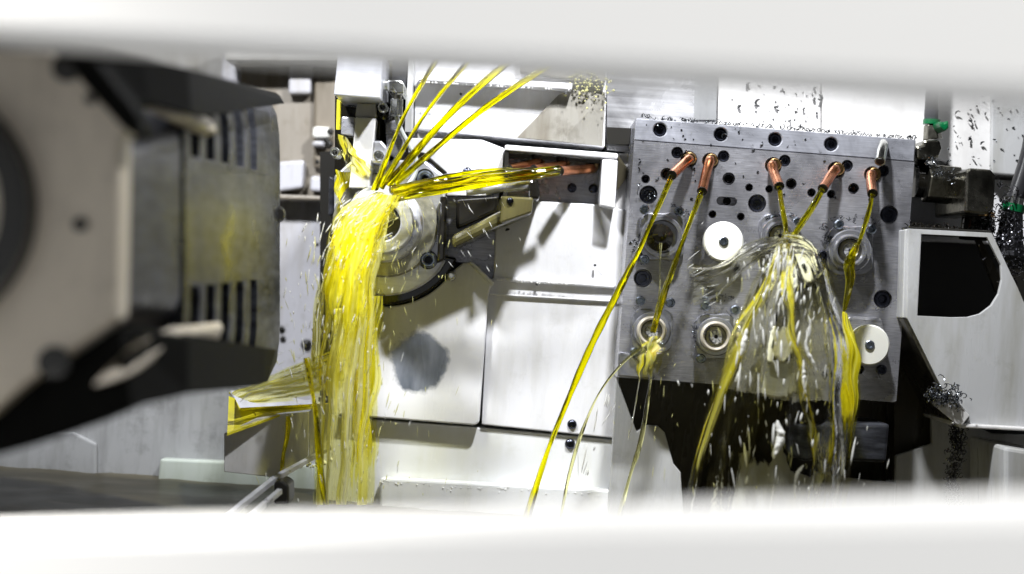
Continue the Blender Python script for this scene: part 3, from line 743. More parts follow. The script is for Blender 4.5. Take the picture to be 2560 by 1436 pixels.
MB().tube([W(2394, 466, 0.02), W(2418, 468, 0.02)], R(36), 24).build('thread', M['drum'], f2, smooth=True)
MB().prism([(2416, 428), (2424, 420), (2478, 424), (2490, 438), (2486, 520), (2470, 536), (2412, 532)], -0.025, 0.06).build('elbow', M['olive'], f2, bevel=0.005)
MB().tube([W(2445, 525, 0.02), W(2440, 600, 0.02)], [R(36), R(42)], 24).build('lower_neck', M['blackoil'], f2, smooth=True)
MB().tube([W(2446, 530, 0.02), W(2445, 542, 0.02)], R(40), 24).build('brass_ring', M['brass'], f2, smooth=True)
f3 = empty('side_hose', W(2540, 600, 0.0), 'dark hose with green clip and swarf at the picture edge', 'hose')
MB().tube(pxpath([(2600, 240, 0.0), (2575, 380, 0.0), (2548, 470, 0.0), (2535, 500, 0.0)], 20), R(22), 18).build('hose', M['rubber'], f3, smooth=True)
MB().tube([W(2536, 496, 0.0), W(2532, 520, 0.0)], R(24), 18).build('ferrule', M['nickel'], f3, smooth=True)
MB().tube([W(2534, 512, 0.0), W(2530, 530, 0.0)], R(29), 20).build('green_clip', M['green'], f3, smooth=True)
MB().tube([W(2532, 528, 0.0), W(2520, 640, 0.0)], [R(26), R(40)], 8).build('lower_body', M['steeld'], f3)

# ------------------------------------------------------------------ chute cover on the right
chute = empty('chute_cover', W(2440, 1070, 0.0), 'cream chute cover with a dark cut-out window beside the tool block', 'chute cover')
outer = [(2300, 582), (2478, 592), (2508, 660)] + arc(2436, 712, 78, 25, -85, 12) + [(2296, 793)]
# faces built as strips around the opening
fc = MB()
hole = [(2304, 586), (2468, 594), (2502, 662), (2504, 700), (2496, 735), (2478, 764), (2450, 785), (2420, 793), (2380, 794), (2294, 790)]
outp = [(2270, 572), (2480, 583), (2530, 690), (2545, 720), (2560, 755), (2600, 830), (2640, 900), (2640, 1078), (2402, 1066), (2268, 796)]
n = len(hole)
ho = [W(u, v, -0.02) for u, v in hole]; oo = [W(u, v, -0.02) for u, v in outp]
th = Vector((0, 0.004, 0))
v = ho + oo + [p + th for p in ho] + [p + th for p in oo]
f = []
for i in range(n):
    j = (i + 1) % n
    f += [[i, n + i, n + j, j], [2 * n + i, 2 * n + j, 3 * n + j, 3 * n + i], [i, j, 2 * n + j, 2 * n + i], [n + j, n + i, 3 * n + i, 3 * n + j]]
o = mesh('face_plate', v, f, M['cream'], bevel=0.0006); adopt(chute, o)
MB().prism([(2262, 574), (2272, 573), (2270, 797), (2256, 796)], -0.018, 0.09).build('side_wall', M['cream'], chute, bevel=0.001)
MB().prism([(2258, 797), (2270, 798), (2403, 1068), (2396, 1070)], -0.017, 0.09).build('slanted_wall', M['olive'], chute, bevel=0.001)
MB().prism([(2396, 1060), (2640, 1074), (2640, 1082), (2398, 1070)], -0.03, 0.08).build('lower_lip', M['railw'], chute, bevel=0.001)
MB().prism([(2268, 566), (2480, 577), (2478, 584), (2268, 573)], -0.018, 0.09).build('top_wall', M['black'], chute, bevel=0.001)
MB().prism([(2440, 600), (2455, 602), (2500, 690), (2490, 730)], 0.03, 0.035).build('inner_brace', M['dark'], chute)
MB().prism([(2262, 560), (2640, 570), (2640, 1100), (2262, 1100)], 0.092, 0.10).build('inner_back', M['black'], chute)
button(chute, 2410, 1046, 13, -0.021, 'blackoil')
MB().prism([(2345, 985), (2372, 975), (2425, 1040), (2405, 1065), (2390, 1060), (2330, 1010)], -0.032, -0.0305).build('wet_tab', M['railw'], chute, bevel=0.001)

# hollow under and beside the tool block; its back sheet paints the block's shadow
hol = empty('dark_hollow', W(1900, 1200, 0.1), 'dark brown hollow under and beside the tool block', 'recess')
MB().prism([(1530, 900), (2300, 900), (2420, 1330), (1520, 1330)], 0.105, 0.118).build('hollow_back_shade', M['dark'], hol)
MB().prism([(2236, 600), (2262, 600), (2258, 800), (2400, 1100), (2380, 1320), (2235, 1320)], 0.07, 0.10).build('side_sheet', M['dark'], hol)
# beige cut sheets in front of the hollow
cs = MB().prism([(1540, 940), (1592, 1080), (1618, 1064), (1645, 1066), (1662, 1082), (1684, 1160), (1702, 1182), (1712, 1330), (1518, 1330)], 0.03, 0.036).build('cut_sheet', M['cream'], bevel=0.001)
tag(cs, 'beige sheet with a ragged curved edge below the tool block', 'sheet metal')
cs = MB().prism([(1800, 1130), (1840, 1120), (1900, 1185), (1990, 1120), (2045, 1185), (2120, 1196), (2240, 1208), (2236, 1330), (1790, 1330)], 0.05, 0.056).build('cut_sheet', M['cream'], bevel=0.001)
tag(cs, 'beige sheet seen through the lower end of the clear splash', 'sheet metal')
cs = MB().prism([(2240, 1140), (2330, 1110), (2328, 1010), (2480, 1085), (2640, 1090), (2640, 1340), (2236, 1340)], 0.05, 0.056).build('cut_sheet', M['cream'], bevel=0.001)
tag(cs, 'cream sheet under the chute cover behind the trail of swarf', 'sheet metal')
tr = MB().prism([(2046, 1060), (2226, 1060), (2216, 1158), (2040, 1150)], -0.01, 0.05).build('drip_tray', M['drum'], bevel=0.003)
tag(tr, 'dark metal tray under the lower corner of the tool block', 'tray')
MB_ = MB().prism([(2512, 1118), (2640, 1140), (2640, 1330), (2512, 1330)], -0.05, 0.04).build('corner_box', M['cream'], bevel=0.003)
tag(MB_, 'cream box corner below the chute cover', 'box')

# ------------------------------------------------------------------ big drum, close and blurred
dr = empty('spindle_drum', W(100, 1100, -0.3), 'huge blurred spindle drum with a beige face and slotted steel side', 'spindle drum')
y0, y1 = -0.545, -0.10
def ring_pts(pts, y): return [W(u, v, y) for u, v in pts]
# beige face plate
facep = [(-500, 120), (120, 128), (196, 172), (322, 312), (300, 345), (292, 800), (60, 965), (-60, 1075), (-500, 1150)]
MB().prism(facep, y0, y0 + 0.022).build('face_plate', M['beige'], dr, bevel=0.003)
MB().lathe(W(-230, 520, y0 - 0.0002), (0, -1, 0), [(R(325, y0), 0), (R(325, y0), 0.014), (R(300, y0), 0.016), (R(262, y0), 0.016), (R(255, y0), 0.004)], 64).build('seal_ring', M['black'], dr, smooth=True, sharp=40)
MB().lathe(W(-230, 520, y0 - 0.0045), (0, -1, 0), [(R(254, y0), 0), (R(254, y0), 0.002)], 64).build('centre_disc', M['beige'], dr)
for u, v, r in ((168, 172, 34), (228, 250, 13), (203, 562, 17), (138, 905, 40), (330, 300, 12)):
    m = MB().lathe(W(u, v, y0 - 0.0002), (0, -1, 0), [(R(r, y0), 0), (R(r, y0), 0.003), (R(r * .6, y0), 0.0035)], 24).build('bolt', M['black'], dr, smooth=True)
# body side: lofted block with slots, section lists as (u, v) at growing depth
def loft(sections, name, m, **k):
    vv = []; ff = []; n = len(sections[0][0])
    for pts, y in sections: vv += ring_pts(pts, y)
    for s in range(len(sections) - 1):
        for i in range(n):
            j = (i + 1) % n; ff.append([s * n + i, s * n + j, (s + 1) * n + j, (s + 1) * n + i])
    ff.append(list(range(n))[::-1]); ff.append([(len(sections) - 1) * n + i for i in range(n)])
    return mesh(name, vv, ff, m, **k)
sec = lambda xr, vt, vb, ch: [(lerp(xr, xr - ch * 0.8, abs(k) ** 9), lerp((vt + vb) / 2, vb if k > 0 else vt, abs(k))) for k in [q / 7 for q in range(-7, 8)]] + [ (-300, vb + 60), (-300, vt - 60)]
ys = lambda d: d - D
neck = loft([(sec(300, 345, 800, 60), ys(0.680)), (sec(452, 280, 820, 50), ys(0.786))], 'neck', M['drum'], smooth=True, sharp=30)
adopt(dr, neck)
bd = loft([(sec(462, 176, 905, 70), ys(0.790)), (sec(700, 236, 955, 40), ys(1.10))], 'slotted_body', M['drum'], smooth=True, sharp=30)
# slot cutters through the side face, upper and lower
cut = MB()
def slot(d, t0, t1, wd):
    ua = 1280 - 646 / d
    P0 = [W(ua + 30, t0, ys(d - wd)), W(ua + 30, t1, ys(d - wd)), W(ua + 30, t1, ys(d + wd)), W(ua + 30, t0, ys(d + wd))]
    P1 = [p + Vector((-0.050, 0, 0)) for p in P0]
    cut.add(P0 + P1, [[0, 1, 2, 3], [7, 6, 5, 4], [0, 4, 5, 1], [1, 5, 6, 2], [2, 6, 7, 3], [3, 7, 4, 0]])
for i, d in enumerate((0.815, 0.855, 0.898, 0.944, 0.993)):
    slot(d, 120, 395 + i * 8, 0.0115)
    slot(d, 718 - i * 4, 1000, 0.0115)
ct = cut.build('cutter')
boolean(bd, ct); bd.modifiers[0].width = 0.0012; adopt(dr, bd)
# scallops carry their lit look in colour; black bands paint the drum's shadow
MB().prism([(160, 128), (238, 150), (345, 285), (352, 335), (322, 335), (296, 310), (196, 196)], y0 - 0.008, y0 + 0.02).build('corner_band', M['void'], dr, bevel=0.003)  # black band along the face plate's cut corner
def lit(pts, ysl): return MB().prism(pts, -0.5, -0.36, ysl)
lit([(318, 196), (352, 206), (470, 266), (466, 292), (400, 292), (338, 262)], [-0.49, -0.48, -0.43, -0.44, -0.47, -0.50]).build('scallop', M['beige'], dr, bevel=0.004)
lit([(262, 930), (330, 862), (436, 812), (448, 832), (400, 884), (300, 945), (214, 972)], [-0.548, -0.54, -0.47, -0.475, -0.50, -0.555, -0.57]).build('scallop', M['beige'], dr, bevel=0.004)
def band(pts_top, pts_bot, ya, m, name, th=0.03):
    n = len(pts_top); pts = pts_top + pts_bot[::-1]; yl = ya + ya[::-1]
    a = [W(p[0], p[1], y) for p, y in zip(pts, yl)]; b = [p + Vector((0, th, 0)) for p in a]; N_ = len(a)
    f = []
    for i in range(n - 1):
        f.append([i, i + 1, N_ - 2 - i, N_ - 1 - i]); f.append([N_ + N_ - 1 - i, N_ + N_ - 2 - i, N_ + i + 1, N_ + i])
    f += [[i, N_ + i, N_ + (i + 1) % N_, (i + 1) % N_] for i in range(N_)]
    return mesh(name, a + b, f, m, smooth=False)
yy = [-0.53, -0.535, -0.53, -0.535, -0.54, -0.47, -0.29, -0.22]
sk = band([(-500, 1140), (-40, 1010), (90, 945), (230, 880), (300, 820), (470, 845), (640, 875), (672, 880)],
          [(-500, 1290), (-40, 1148), (90, 1112), (230, 1064), (330, 1020), (470, 985), (640, 966), (650, 962)], yy, M['void'], 'lower_shade_band'); adopt(dr, sk)  # black band painted for the drum's shadowed underside
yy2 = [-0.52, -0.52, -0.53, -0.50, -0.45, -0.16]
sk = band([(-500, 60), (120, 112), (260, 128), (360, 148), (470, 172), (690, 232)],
          [(-500, 150), (150, 150), (290, 260), (370, 255), (478, 282), (700, 250)], yy2, M['void'], 'upper_shade_band', 0.02); adopt(dr, sk)  # black band painted for the shadow around the upper scallop
for (u, v, d, r) in ((405, 975, 0.80, 0.005), (540, 945, 0.9, 0.0035)):
    b = MB().lathe(W(u, v, ys(d) - 0.02), (0.6, -0.4, 0.3), [(0.001, -r), (r * .7, -r * .6), (r, 0), (r * .7, r * .6), (0.001, r)], 16).build('cap_nut', M['alu'], dr, smooth=True, sharp=80)
MB().prism([(616, 850), (660, 846), (656, 862), (612, 868)], -0.13, -0.095).build('key', M['alu'], dr, bevel=0.002)
b_ = MB().lathe(W(690, 536, -0.102), (0.5, -1, 0), [(R(20), -0.004), (R(20), 0.004), (R(12), 0.008)], 24).build('side_bolt', M['black'], dr, smooth=True)
# panel behind/below the drum
lw = empty('lower_guard', W(400, 1210, 0.0), 'grey wet guard sheet below the spindle drum', 'guard')
MB().prism([(-400, 900), (580, 960), (840, 1010), (830, 1300), (-400, 1230)], 0.12, 0.16).build('guard_sheet', M['guard'], lw)
MB().prism([(400, 1148), (700, 1160), (830, 1166), (830, 1330), (380, 1330)], 0.105, 0.1195).build('pale_strip', M['strip'], lw, bevel=0.002)
MB().prism([(-400, 1080), (180, 1080), (240, 1110), (240, 1330), (-400, 1330)], 0.112, 0.1195).build('side_sheet', M['guard'], lw, bevel=0.002)

# ------------------------------------------------------------------ deflector trough
tg = empty('deflector_trough', W(700, 1200, -0.05), 'folded sheet metal trough catching yellow oil under the drum', 'trough')
MB().prism([(560, 1084), (640, 1046), (700, 1036), (772, 1030), (770, 1150), (700, 1196), (560, 1180)], -0.05, -0.047).build('front_sheet', M['railw'], tg, bevel=0.0006)
MB().prism([(772, 1030), (790, 1012), (832, 1010), (826, 1116), (772, 1150)], -0.045, -0.042).build('end_sheet', M['railw'], tg, bevel=0.0006)
def quad3(pts): return MB().add([W(*p) for p in pts] + [W(*p) + Vector((0, 0, -0.002)) for p in pts], [[0, 1, 2, 3], [7, 6, 5, 4], [0, 4, 5, 1], [1, 5, 6, 2], [2, 6, 7, 3], [3, 7, 4, 0]])
quad3([(572, 980, 0.04), (800, 998, 0.04), (832, 1012, -0.02), (640, 1034, -0.04)]).build('bottom', M['oily_yellow'], tg)
quad3([(568, 1084, -0.06), (572, 990, 0.0), (660, 1030, -0.02), (700, 1036, -0.05)]).build('flap', M['oily_yellow'], tg)
bar = empty('slide_rail', W(690, 1240, -0.10), 'slanting metal rail rising out of the tray oil', 'rail')
MB().tube([W(545, 1310, -0.16), W(690, 1195, -0.08), W(828, 1118, -0.04)], [0.003, 0.003, 0.0022], 4).build('rail_bar', M['alu'], bar, smooth=False)
MB().tube([W(600, 1312, -0.16), W(700, 1228, -0.10)], 0.0028, 4).build('rail_bar', M['alu'], bar, smooth=False)
MB().prism([(684, 1206), (702, 1200), (722, 1214), (722, 1262), (684, 1262)], -0.09, -0.06).build('post', M['black'], bar, bevel=0.002)

# ------------------------------------------------------------------ OIL
def jet(name, pts, rads, m, label, lobes=(2, 0.28), twist=60, n=90, wob=0.12, seg=16, seed=0, cat='oil jet', group=None, tail=True):
    path = pxpath(pts, n); rr = []; LL = (path[-1] - path[0]).length
    for i in range(n + 1):
        t = i / n * (len(rads) - 1); k = min(int(t), len(rads) - 2); r = lerp(rads[k], rads[k + 1], t - k)
        r *= 1 + wob * noise.noise(Vector((seed * 3.1, i / n * LL * 70, 0))) * 1.5
        rr.append(R(r * 0.70, pts[0][2]))
    mb = MB().tube(path, rr, seg, lobes, twist)
    # a thinner strand winding beside it
    o = mb.build(name, M[m], smooth=True, sharp=80)
    return tag(o, label, cat, group)
GJ = 'yellow oil jets'
tp = lambda i: None
jet('oil_jet', [(1680, 440, -0.041), (1640, 530, -0.046), (1590, 640, -0.05), (1540, 740, -0.05), (1480, 860, -0.05), (1420, 1000, -0.05), (1365, 1140, -0.05), (1315, 1300, -0.05)],
    [10, 10, 11, 12, 10, 10, 9, 12, 14], 'oil', 'long yellow oil jet falling from the outermost copper nozzle past the white panel', seed=1, twist=30)
jet('oil_jet', [(1754, 480, -0.042), (1728, 550, -0.046), (1690, 650, -0.05), (1655, 750, -0.05), (1632, 830, -0.04)],
    [10, 10, 12, 12, 9], 'oil', 'yellow oil jet from the second nozzle striking the cream collet ring', seed=2, twist=30)
jet('oil_jet', [(1948, 468, -0.042), (1956, 520, -0.048), (1963, 560, -0.052), (1967, 600, -0.055)],
    [10, 11, 12, 12], 'oil', 'short yellow oil jet from the middle nozzle ending at the clear splash', seed=3, twist=25)
jet('oil_jet', [(2056, 474, -0.042), (2030, 520, -0.048), (2000, 565, -0.052), (1974, 605, -0.055)],
    [10, 12, 12, 10], 'oil', 'slanting yellow oil jet from the fourth nozzle meeting the clear splash', seed=4, twist=25)
jet('oil_jet', [(2181, 487, -0.042), (2172, 530, -0.046), (2150, 600, -0.05), (2132, 640, -0.05)],
    [9, 10, 10, 12], 'oil', 'straight yellow oil jet from the fifth nozzle onto the bright collet holder', seed=5, twist=25)
jet('oil_jet', [(2140, 610, -0.048), (2122, 660, -0.05), (2124, 700, -0.05), (2114, 760, -0.05), (2108, 785, -0.05)],
    [8, 19, 17, 9, 3], 'oil', 'broad lump of yellow oil hanging from the bright collet holder', (3, 0.15), 15, seed=6, cat='oil stream')
jet('oil_stream', [(1626, 845, -0.035), (1628, 920, -0.035), (1618, 1010, -0.035), (1600, 1110, -0.035), (1575, 1190, -0.035), (1545, 1300, -0.035)],
    [9, 5, 6, 8, 7, 10], 'oilp', 'pale oil stream dropping from the struck collet ring', seed=7, cat='oil stream')
jet('oil_stream', [(1618, 860, -0.035), (1560, 905, -0.04), (1500, 980, -0.04), (1455, 1080, -0.04), (1425, 1180, -0.04), (1400, 1300, -0.04)],
    [5, 4, 4, 6, 5, 6], 'oilp', 'thin curved oil stream splashing aside from the struck collet ring', seed=8, cat='oil stream')
jet('oil_stream', [(1652, 608, -0.06), (1650, 650, -0.06), (1649, 720, -0.06), (1640, 800, -0.055)],
    [5, 2.5, 2.5, 2], 'oilp', 'thin drip of oil below the dark collet holder', seed=9, cat='oil stream')
jet('oil_stream', [(1600, 940, -0.03), (1590, 1000, -0.03), (1580, 1060, -0.03), (1570, 1100, -0.03)],
    [2, 2.5, 2, 1], 'clear', 'faint clear drip falling before the dark hollow', seed=10, cat='oil stream')
# four slanting jets upper left
for i, (a, b, r_, lab) in enumerate((((1122, 100), (935, 478), 9, 'steepest of the four slanting yellow oil jets from above'),
        ((1218, 100), (952, 468), 9, 'second steepest of the four slanting yellow oil jets from above'),
        ((1340, 100), (970, 462), 10, 'third steepest of the four slanting yellow oil jets from above'),
        ((1480, 100), (990, 458), 9, 'flattest of the four slanting yellow oil jets from above'))):
    m_ = ((a[0] + b[0]) / 2 - 14, (a[1] + b[1]) / 2 - 6 - i * 3)
    jet('oil_jet', [(a[0], a[1], -0.10), (m_[0], m_[1], -0.08), (b[0], b[1], -0.055)], [r_, r_, r_, r_ * 1.5], 'oil', lab, (2, 0.3), 22, seed=20 + i, group='slanting oil jets from above')
# strands accompanying the slanting jets near the hit
for i, (pts, rr) in enumerate((([(1400, 420, 0.0), (1300, 436, -0.01), (1180, 452, -0.03), (1080, 468, -0.045), (985, 488, -0.055)], [10, 11, 11, 12, 13]),
        ([(1335, 424, 0.0), (1240, 434, -0.01), (1140, 452, -0.035), (1060, 462, -0.045), (980, 480, -0.055)], [9, 10, 11, 11, 13]),
        ([(1278, 424, 0.01), (1200, 432, -0.01), (1120, 444, -0.03), (1040, 462, -0.045), (975, 474, -0.055)], [9, 10, 10, 10, 11]),
        ([(1400, 436, 0.0), (1290, 448, -0.01), (1180, 466, -0.03), (1080, 482, -0.045), (985, 498, -0.055)], [5, 8, 9, 9, 12]))):
    jet('oil_jet', pts, rr, 'oil', ['lowest nearly level yellow oil jet from the recessed copper nozzles', 'middle level yellow oil jet from the recessed copper nozzles',
        'uppermost level yellow oil jet from the recessed copper nozzles', 'thin yellow strand along the underside of the level jets'][i], (2, 0.3), 25, seed=30 + i, group='level oil jets from the recess')
jet('oil_stream', [(766, 895, -0.10), (776, 950, -0.10), (790, 1040, -0.10), (798, 1150, -0.10), (812, 1262, -0.10)], [9, 10, 10, 9, 9], 'oil',
    'twisted yellow oil stream falling past the trough end into the tray', (2, 0.35), 60, seed=40, cat='oil stream')
jet('oil_stream', [(722, 1040, -0.055), (718, 1090, -0.055), (708, 1140, -0.055), (705, 1182, -0.055)], [8, 8, 7, 10], 'oil',
    'short yellow oil stream running down the trough front', (2, 0.3), 25, seed=41, cat='oil stream')

def sheet(name, guides, m, label, nu=60, nv=70, amp=0.004, seed=0, freq=9, cat='oil splash', kind=None):
    """guides: lists of (u, v, y), all starting where the oil hits and ending below; surface spans them"""
    G = [smooth_path([W(*p) for p in g], nv) for g in guides]
    vv = []; ff = []; uv = []
    for j in range(nv + 1):
        row = smooth_path([g[j] for g in G], nu)
        for i, p in enumerate(row):
            a, b = i / nu, j / nv
            d = noise.noise(Vector((a * freq, b * 2.2, seed))) * amp * 1.4 + noise.noise(Vector((a * freq * 2, b * 3, seed + 5))) * amp * 0.25
            d2 = noise.noise(Vector((a * 3, b * 6, seed + 9))) * 0.004
            p = p + Vector((d2, d * (0.3 + b), 0))
            vv.append(p); uv.append((a, b))
    for j in range(nv):
        for i in range(nu):
            k = j * (nu + 1) + i; ff.append([k, k + 1, k + nu + 2, k + nu + 1])
    o = mesh(name, vv, ff, M[m], smooth=True, sharp=180, uv=uv)
    if kind: o['kind'] = kind
    return tag(o, label, cat)
# left burst
hit = (965, 480)
sheet('oil_burst', [[(940, 486, -0.06), (860, 520, -0.065), (826, 570, -0.07), (812, 640, -0.07), (800, 720, -0.07)],
                    [(955, 486, -0.065), (880, 560, -0.075), (845, 640, -0.085), (825, 740, -0.09), (812, 860, -0.09)],
                    [(975, 488, -0.068), (920, 570, -0.085), (890, 660, -0.095), (880, 780, -0.10), (870, 900, -0.10)],
                    [(1010, 490, -0.06), (970, 560, -0.07), (945, 650, -0.08), (940, 760, -0.085), (935, 860, -0.085)]],
      'sheet_y', 'dense yellow oil burst spraying from where the jets strike the chuck', seed=1, amp=0.006)
sheet('oil_burst', [[(925, 500, -0.055), (850, 600, -0.06), (810, 700, -0.06), (795, 820, -0.06), (780, 960, -0.06), (772, 1110, -0.06), (768, 1262, -0.06)],
                    [(945, 500, -0.06), (880, 640, -0.065), (850, 800, -0.07), (830, 950, -0.07), (820, 1110, -0.07), (815, 1262, -0.07)],
                    [(960, 510, -0.055), (920, 650, -0.06), (905, 800, -0.065), (890, 950, -0.065), (880, 1110, -0.065), (870, 1262, -0.065)],
                    [(980, 520, -0.045), (965, 680, -0.05), (960, 800, -0.05), (955, 950, -0.05), (952, 1110, -0.05), (950, 1262, -0.05)]],
      'sheet_m', 'pale yellow curtain of oil falling from the burst to the tray', seed=2, amp=0.005, nv=110)
sheet('oil_burst', [[(905, 740, -0.045), (880, 860, -0.045), (868, 1000, -0.045), (866, 1120, -0.045), (858, 1262, -0.045)],
                    [(925, 740, -0.05), (905, 860, -0.05), (898, 1000, -0.05), (900, 1120, -0.05), (895, 1262, -0.05)],
                    [(962, 740, -0.04), (955, 860, -0.04), (945, 1000, -0.04), (945, 1120, -0.04), (938, 1262, -0.04)]],
      'sheet_y', 'saturated yellow column of oil in the middle of the falling curtain', seed=3, amp=0.004, nv=90)
sheet('oil_burst', [[(850, 850, -0.05), (700, 920, -0.05), (640, 950, -0.05), (578, 980, -0.05)],
                    [(855, 900, -0.055), (740, 950, -0.055), (660, 970, -0.055), (590, 992, -0.055)],
                    [(860, 980, -0.05), (790, 1000, -0.05), (730, 1008, -0.05), (650, 1012, -0.05)]],
      'sheet_m', 'pale yellow spray spreading sideways onto the trough', seed=4, amp=0.003)
sheet('oil_burst', [[(836, 420, 0.01), (838, 480, 0.01), (836, 540, 0.0)],
                    [(855, 430, 0.005), (858, 490, 0.005), (852, 540, 0.0)],
                    [(882, 430, 0.01), (876, 490, 0.01), (872, 540, 0.0)]],
      'sheet_y', 'yellow oil running down the clamp bracket beside the burst', seed=5, amp=0.003, nv=40)
sheet('oil_burst', [[(834, 330, 0.0), (836, 380, -0.01), (860, 430, -0.015), (900, 470, -0.02)],
                    [(865, 345, -0.01), (880, 380, -0.02), (905, 420, -0.025), (935, 460, -0.03)],
                    [(885, 375, -0.015), (900, 390, -0.02), (930, 410, -0.025), (950, 450, -0.03)]],
      'sheet_cy', 'pale splash of oil climbing the clamp bracket', seed=6, amp=0.006)
# right splash (umbrella)
sheet('oil_splash', [[(1960, 596, -0.058), (1910, 660, -0.075), (1850, 780, -0.09), (1790, 930, -0.10), (1745, 1080, -0.10), (1715, 1230, -0.10), (1700, 1330, -0.10)],
                     [(1963, 598, -0.062), (1920, 700, -0.085), (1880, 830, -0.105), (1840, 980, -0.12), (1810, 1120, -0.12), (1790, 1250, -0.12), (1780, 1330, -0.12)],
                     [(1968, 600, -0.066), (1965, 700, -0.095), (1950, 850, -0.12), (1930, 1000, -0.135), (1910, 1140, -0.14), (1900, 1260, -0.14), (1890, 1330, -0.14)],
                     [(1974, 600, -0.062), (2030, 700, -0.09), (2060, 850, -0.11), (2060, 1000, -0.12), (2050, 1140, -0.13), (2040, 1260, -0.13), (2030, 1330, -0.13)],
                     [(1982, 594, -0.056), (2070, 650, -0.07), (2120, 800, -0.08), (2145, 950, -0.09), (2140, 1100, -0.10), (2120, 1230, -0.10), (2110, 1330, -0.10)]],
      'sheet_c', 'broad clear sheet of splashing oil in front of the tool block', nu=110, nv=130, amp=0.008, seed=11, freq=8)
sheet('oil_splash', [[(1960, 596, -0.041), (1920, 660, -0.052), (1872, 780, -0.063), (1824, 930, -0.070), (1788, 1080, -0.070), (1764, 1230, -0.070), (1752, 1330, -0.070)],
                     [(1962, 598, -0.043), (1928, 700, -0.059), (1896, 830, -0.073), (1864, 980, -0.084), (1840, 1120, -0.084), (1824, 1250, -0.084), (1816, 1330, -0.084)],
                     [(1966, 600, -0.046), (1964, 700, -0.066), (1952, 850, -0.084), (1936, 1000, -0.095), (1920, 1140, -0.098), (1912, 1260, -0.098), (1904, 1330, -0.098)],
                     [(1971, 600, -0.043), (2016, 700, -0.063), (2040, 850, -0.077), (2040, 1000, -0.084), (2032, 1140, -0.091), (2024, 1260, -0.091), (2016, 1330, -0.091)],
                     [(1977, 594, -0.039), (2048, 650, -0.049), (2088, 800, -0.056), (2108, 950, -0.063), (2104, 1100, -0.070), (2088, 1230, -0.070), (2080, 1330, -0.070)]],
      'sheet_c', 'clear inner sheet of splashing oil closest to the tool block', nu=110, nv=130, amp=0.008, seed=47, freq=5)
for i, (g, m_, lab) in enumerate((
    ([[(1950, 610, -0.07), (1900, 700, -0.09), (1840, 800, -0.10), (1790, 930, -0.11), (1735, 1080, -0.11), (1705, 1200, -0.11), (1690, 1260, -0.11)],
      [(1958, 610, -0.075), (1915, 710, -0.095), (1860, 810, -0.11), (1815, 940, -0.115), (1765, 1080, -0.115), (1735, 1200, -0.115), (1715, 1260, -0.115)],
      [(1964, 615, -0.07), (1930, 720, -0.09), (1880, 830, -0.105), (1840, 950, -0.11), (1790, 1090, -0.11), (1755, 1200, -0.11), (1745, 1260, -0.11)]],
     'sheet_cy', 'slanting yellow edge of the clear splash over the lettered collet'),
    ([[(1958, 610, -0.08), (1940, 680, -0.10), (1950, 760, -0.12), (1960, 840, -0.13), (1985, 920, -0.135), (2010, 1000, -0.14)],
      [(1970, 610, -0.08), (1968, 680, -0.105), (1972, 760, -0.125), (1985, 840, -0.135), (2005, 920, -0.14), (2030, 1000, -0.145)],
      [(1980, 612, -0.08), (1990, 680, -0.10), (1990, 760, -0.12), (2000, 840, -0.13), (2030, 920, -0.135), (2050, 1000, -0.14)]],
     'sheet_cy', 'yellow core strand in the middle of the clear splash'),
    ([[(2106, 780, -0.05), (2100, 860, -0.06), (2105, 940, -0.06), (2105, 1040, -0.06), (2085, 1160, -0.06), (2070, 1240, -0.06)],
      [(2112, 780, -0.055), (2125, 860, -0.065), (2130, 940, -0.065), (2125, 1040, -0.065), (2105, 1160, -0.065), (2090, 1240, -0.065)],
      [(2118, 785, -0.05), (2145, 860, -0.06), (2155, 940, -0.06), (2145, 1040, -0.06), (2125, 1160, -0.06), (2110, 1240, -0.06)]],
     'sheet_y', 'ragged yellow curtain falling beside the lowest white disc'),
    ([[(1985, 900, -0.12), (1995, 980, -0.12), (2015, 1060, -0.12), (2020, 1150, -0.12), (2015, 1250, -0.12)],
      [(1995, 900, -0.12), (2010, 980, -0.12), (2030, 1060, -0.12), (2038, 1150, -0.12), (2030, 1250, -0.12)],
      [(2010, 900, -0.12), (2022, 980, -0.12), (2044, 1060, -0.12), (2050, 1150, -0.12), (2044, 1250, -0.12)]],
     'sheet_cy', 'thin yellow strand at the lower end of the clear splash'),
    ([[(1965, 598, -0.06), (1920, 590, -0.07), (1850, 620, -0.075), (1790, 660, -0.075), (1720, 660, -0.07)],
      [(1960, 605, -0.065), (1900, 620, -0.075), (1850, 650, -0.08), (1790, 690, -0.08), (1730, 700, -0.075)],
      [(1955, 615, -0.06), (1900, 655, -0.07), (1850, 690, -0.075), (1800, 740, -0.075), (1740, 770, -0.07)]],
     'sheet_c', 'clear oil flung sideways under the uppermost white disc'),
    ([[(1640, 835, -0.04), (1600, 860, -0.045), (1580, 900, -0.045), (1580, 960, -0.045)],
      [(1635, 840, -0.045), (1620, 870, -0.05), (1610, 910, -0.05), (1605, 990, -0.05)],
      [(1650, 840, -0.04), (1670, 870, -0.045), (1660, 910, -0.045), (1640, 980, -0.045)]],
     'sheet_cy', 'yellow splash under the struck cream collet ring'))):
    sheet('oil_splash', g, m_, lab, nu=40, nv=70, amp=0.005, seed=20 + i, freq=5)
# dome of the splash
sheet('oil_splash', [[(1945, 620, -0.05), (1950, 590, -0.065), (1975, 580, -0.07), (2010, 590, -0.065), (2040, 620, -0.05)],
                     [(1935, 650, -0.055), (1950, 610, -0.075), (1980, 600, -0.085), (2015, 612, -0.075), (2050, 660, -0.055)],
                     [(1920, 700, -0.06), (1945, 650, -0.085), (1985, 640, -0.095), (2030, 655, -0.085), (2070, 720, -0.06)]],
      'sheet_c', 'rounded clear dome of oil where two jets meet', nu=50, nv=50, amp=0.004, seed=31)

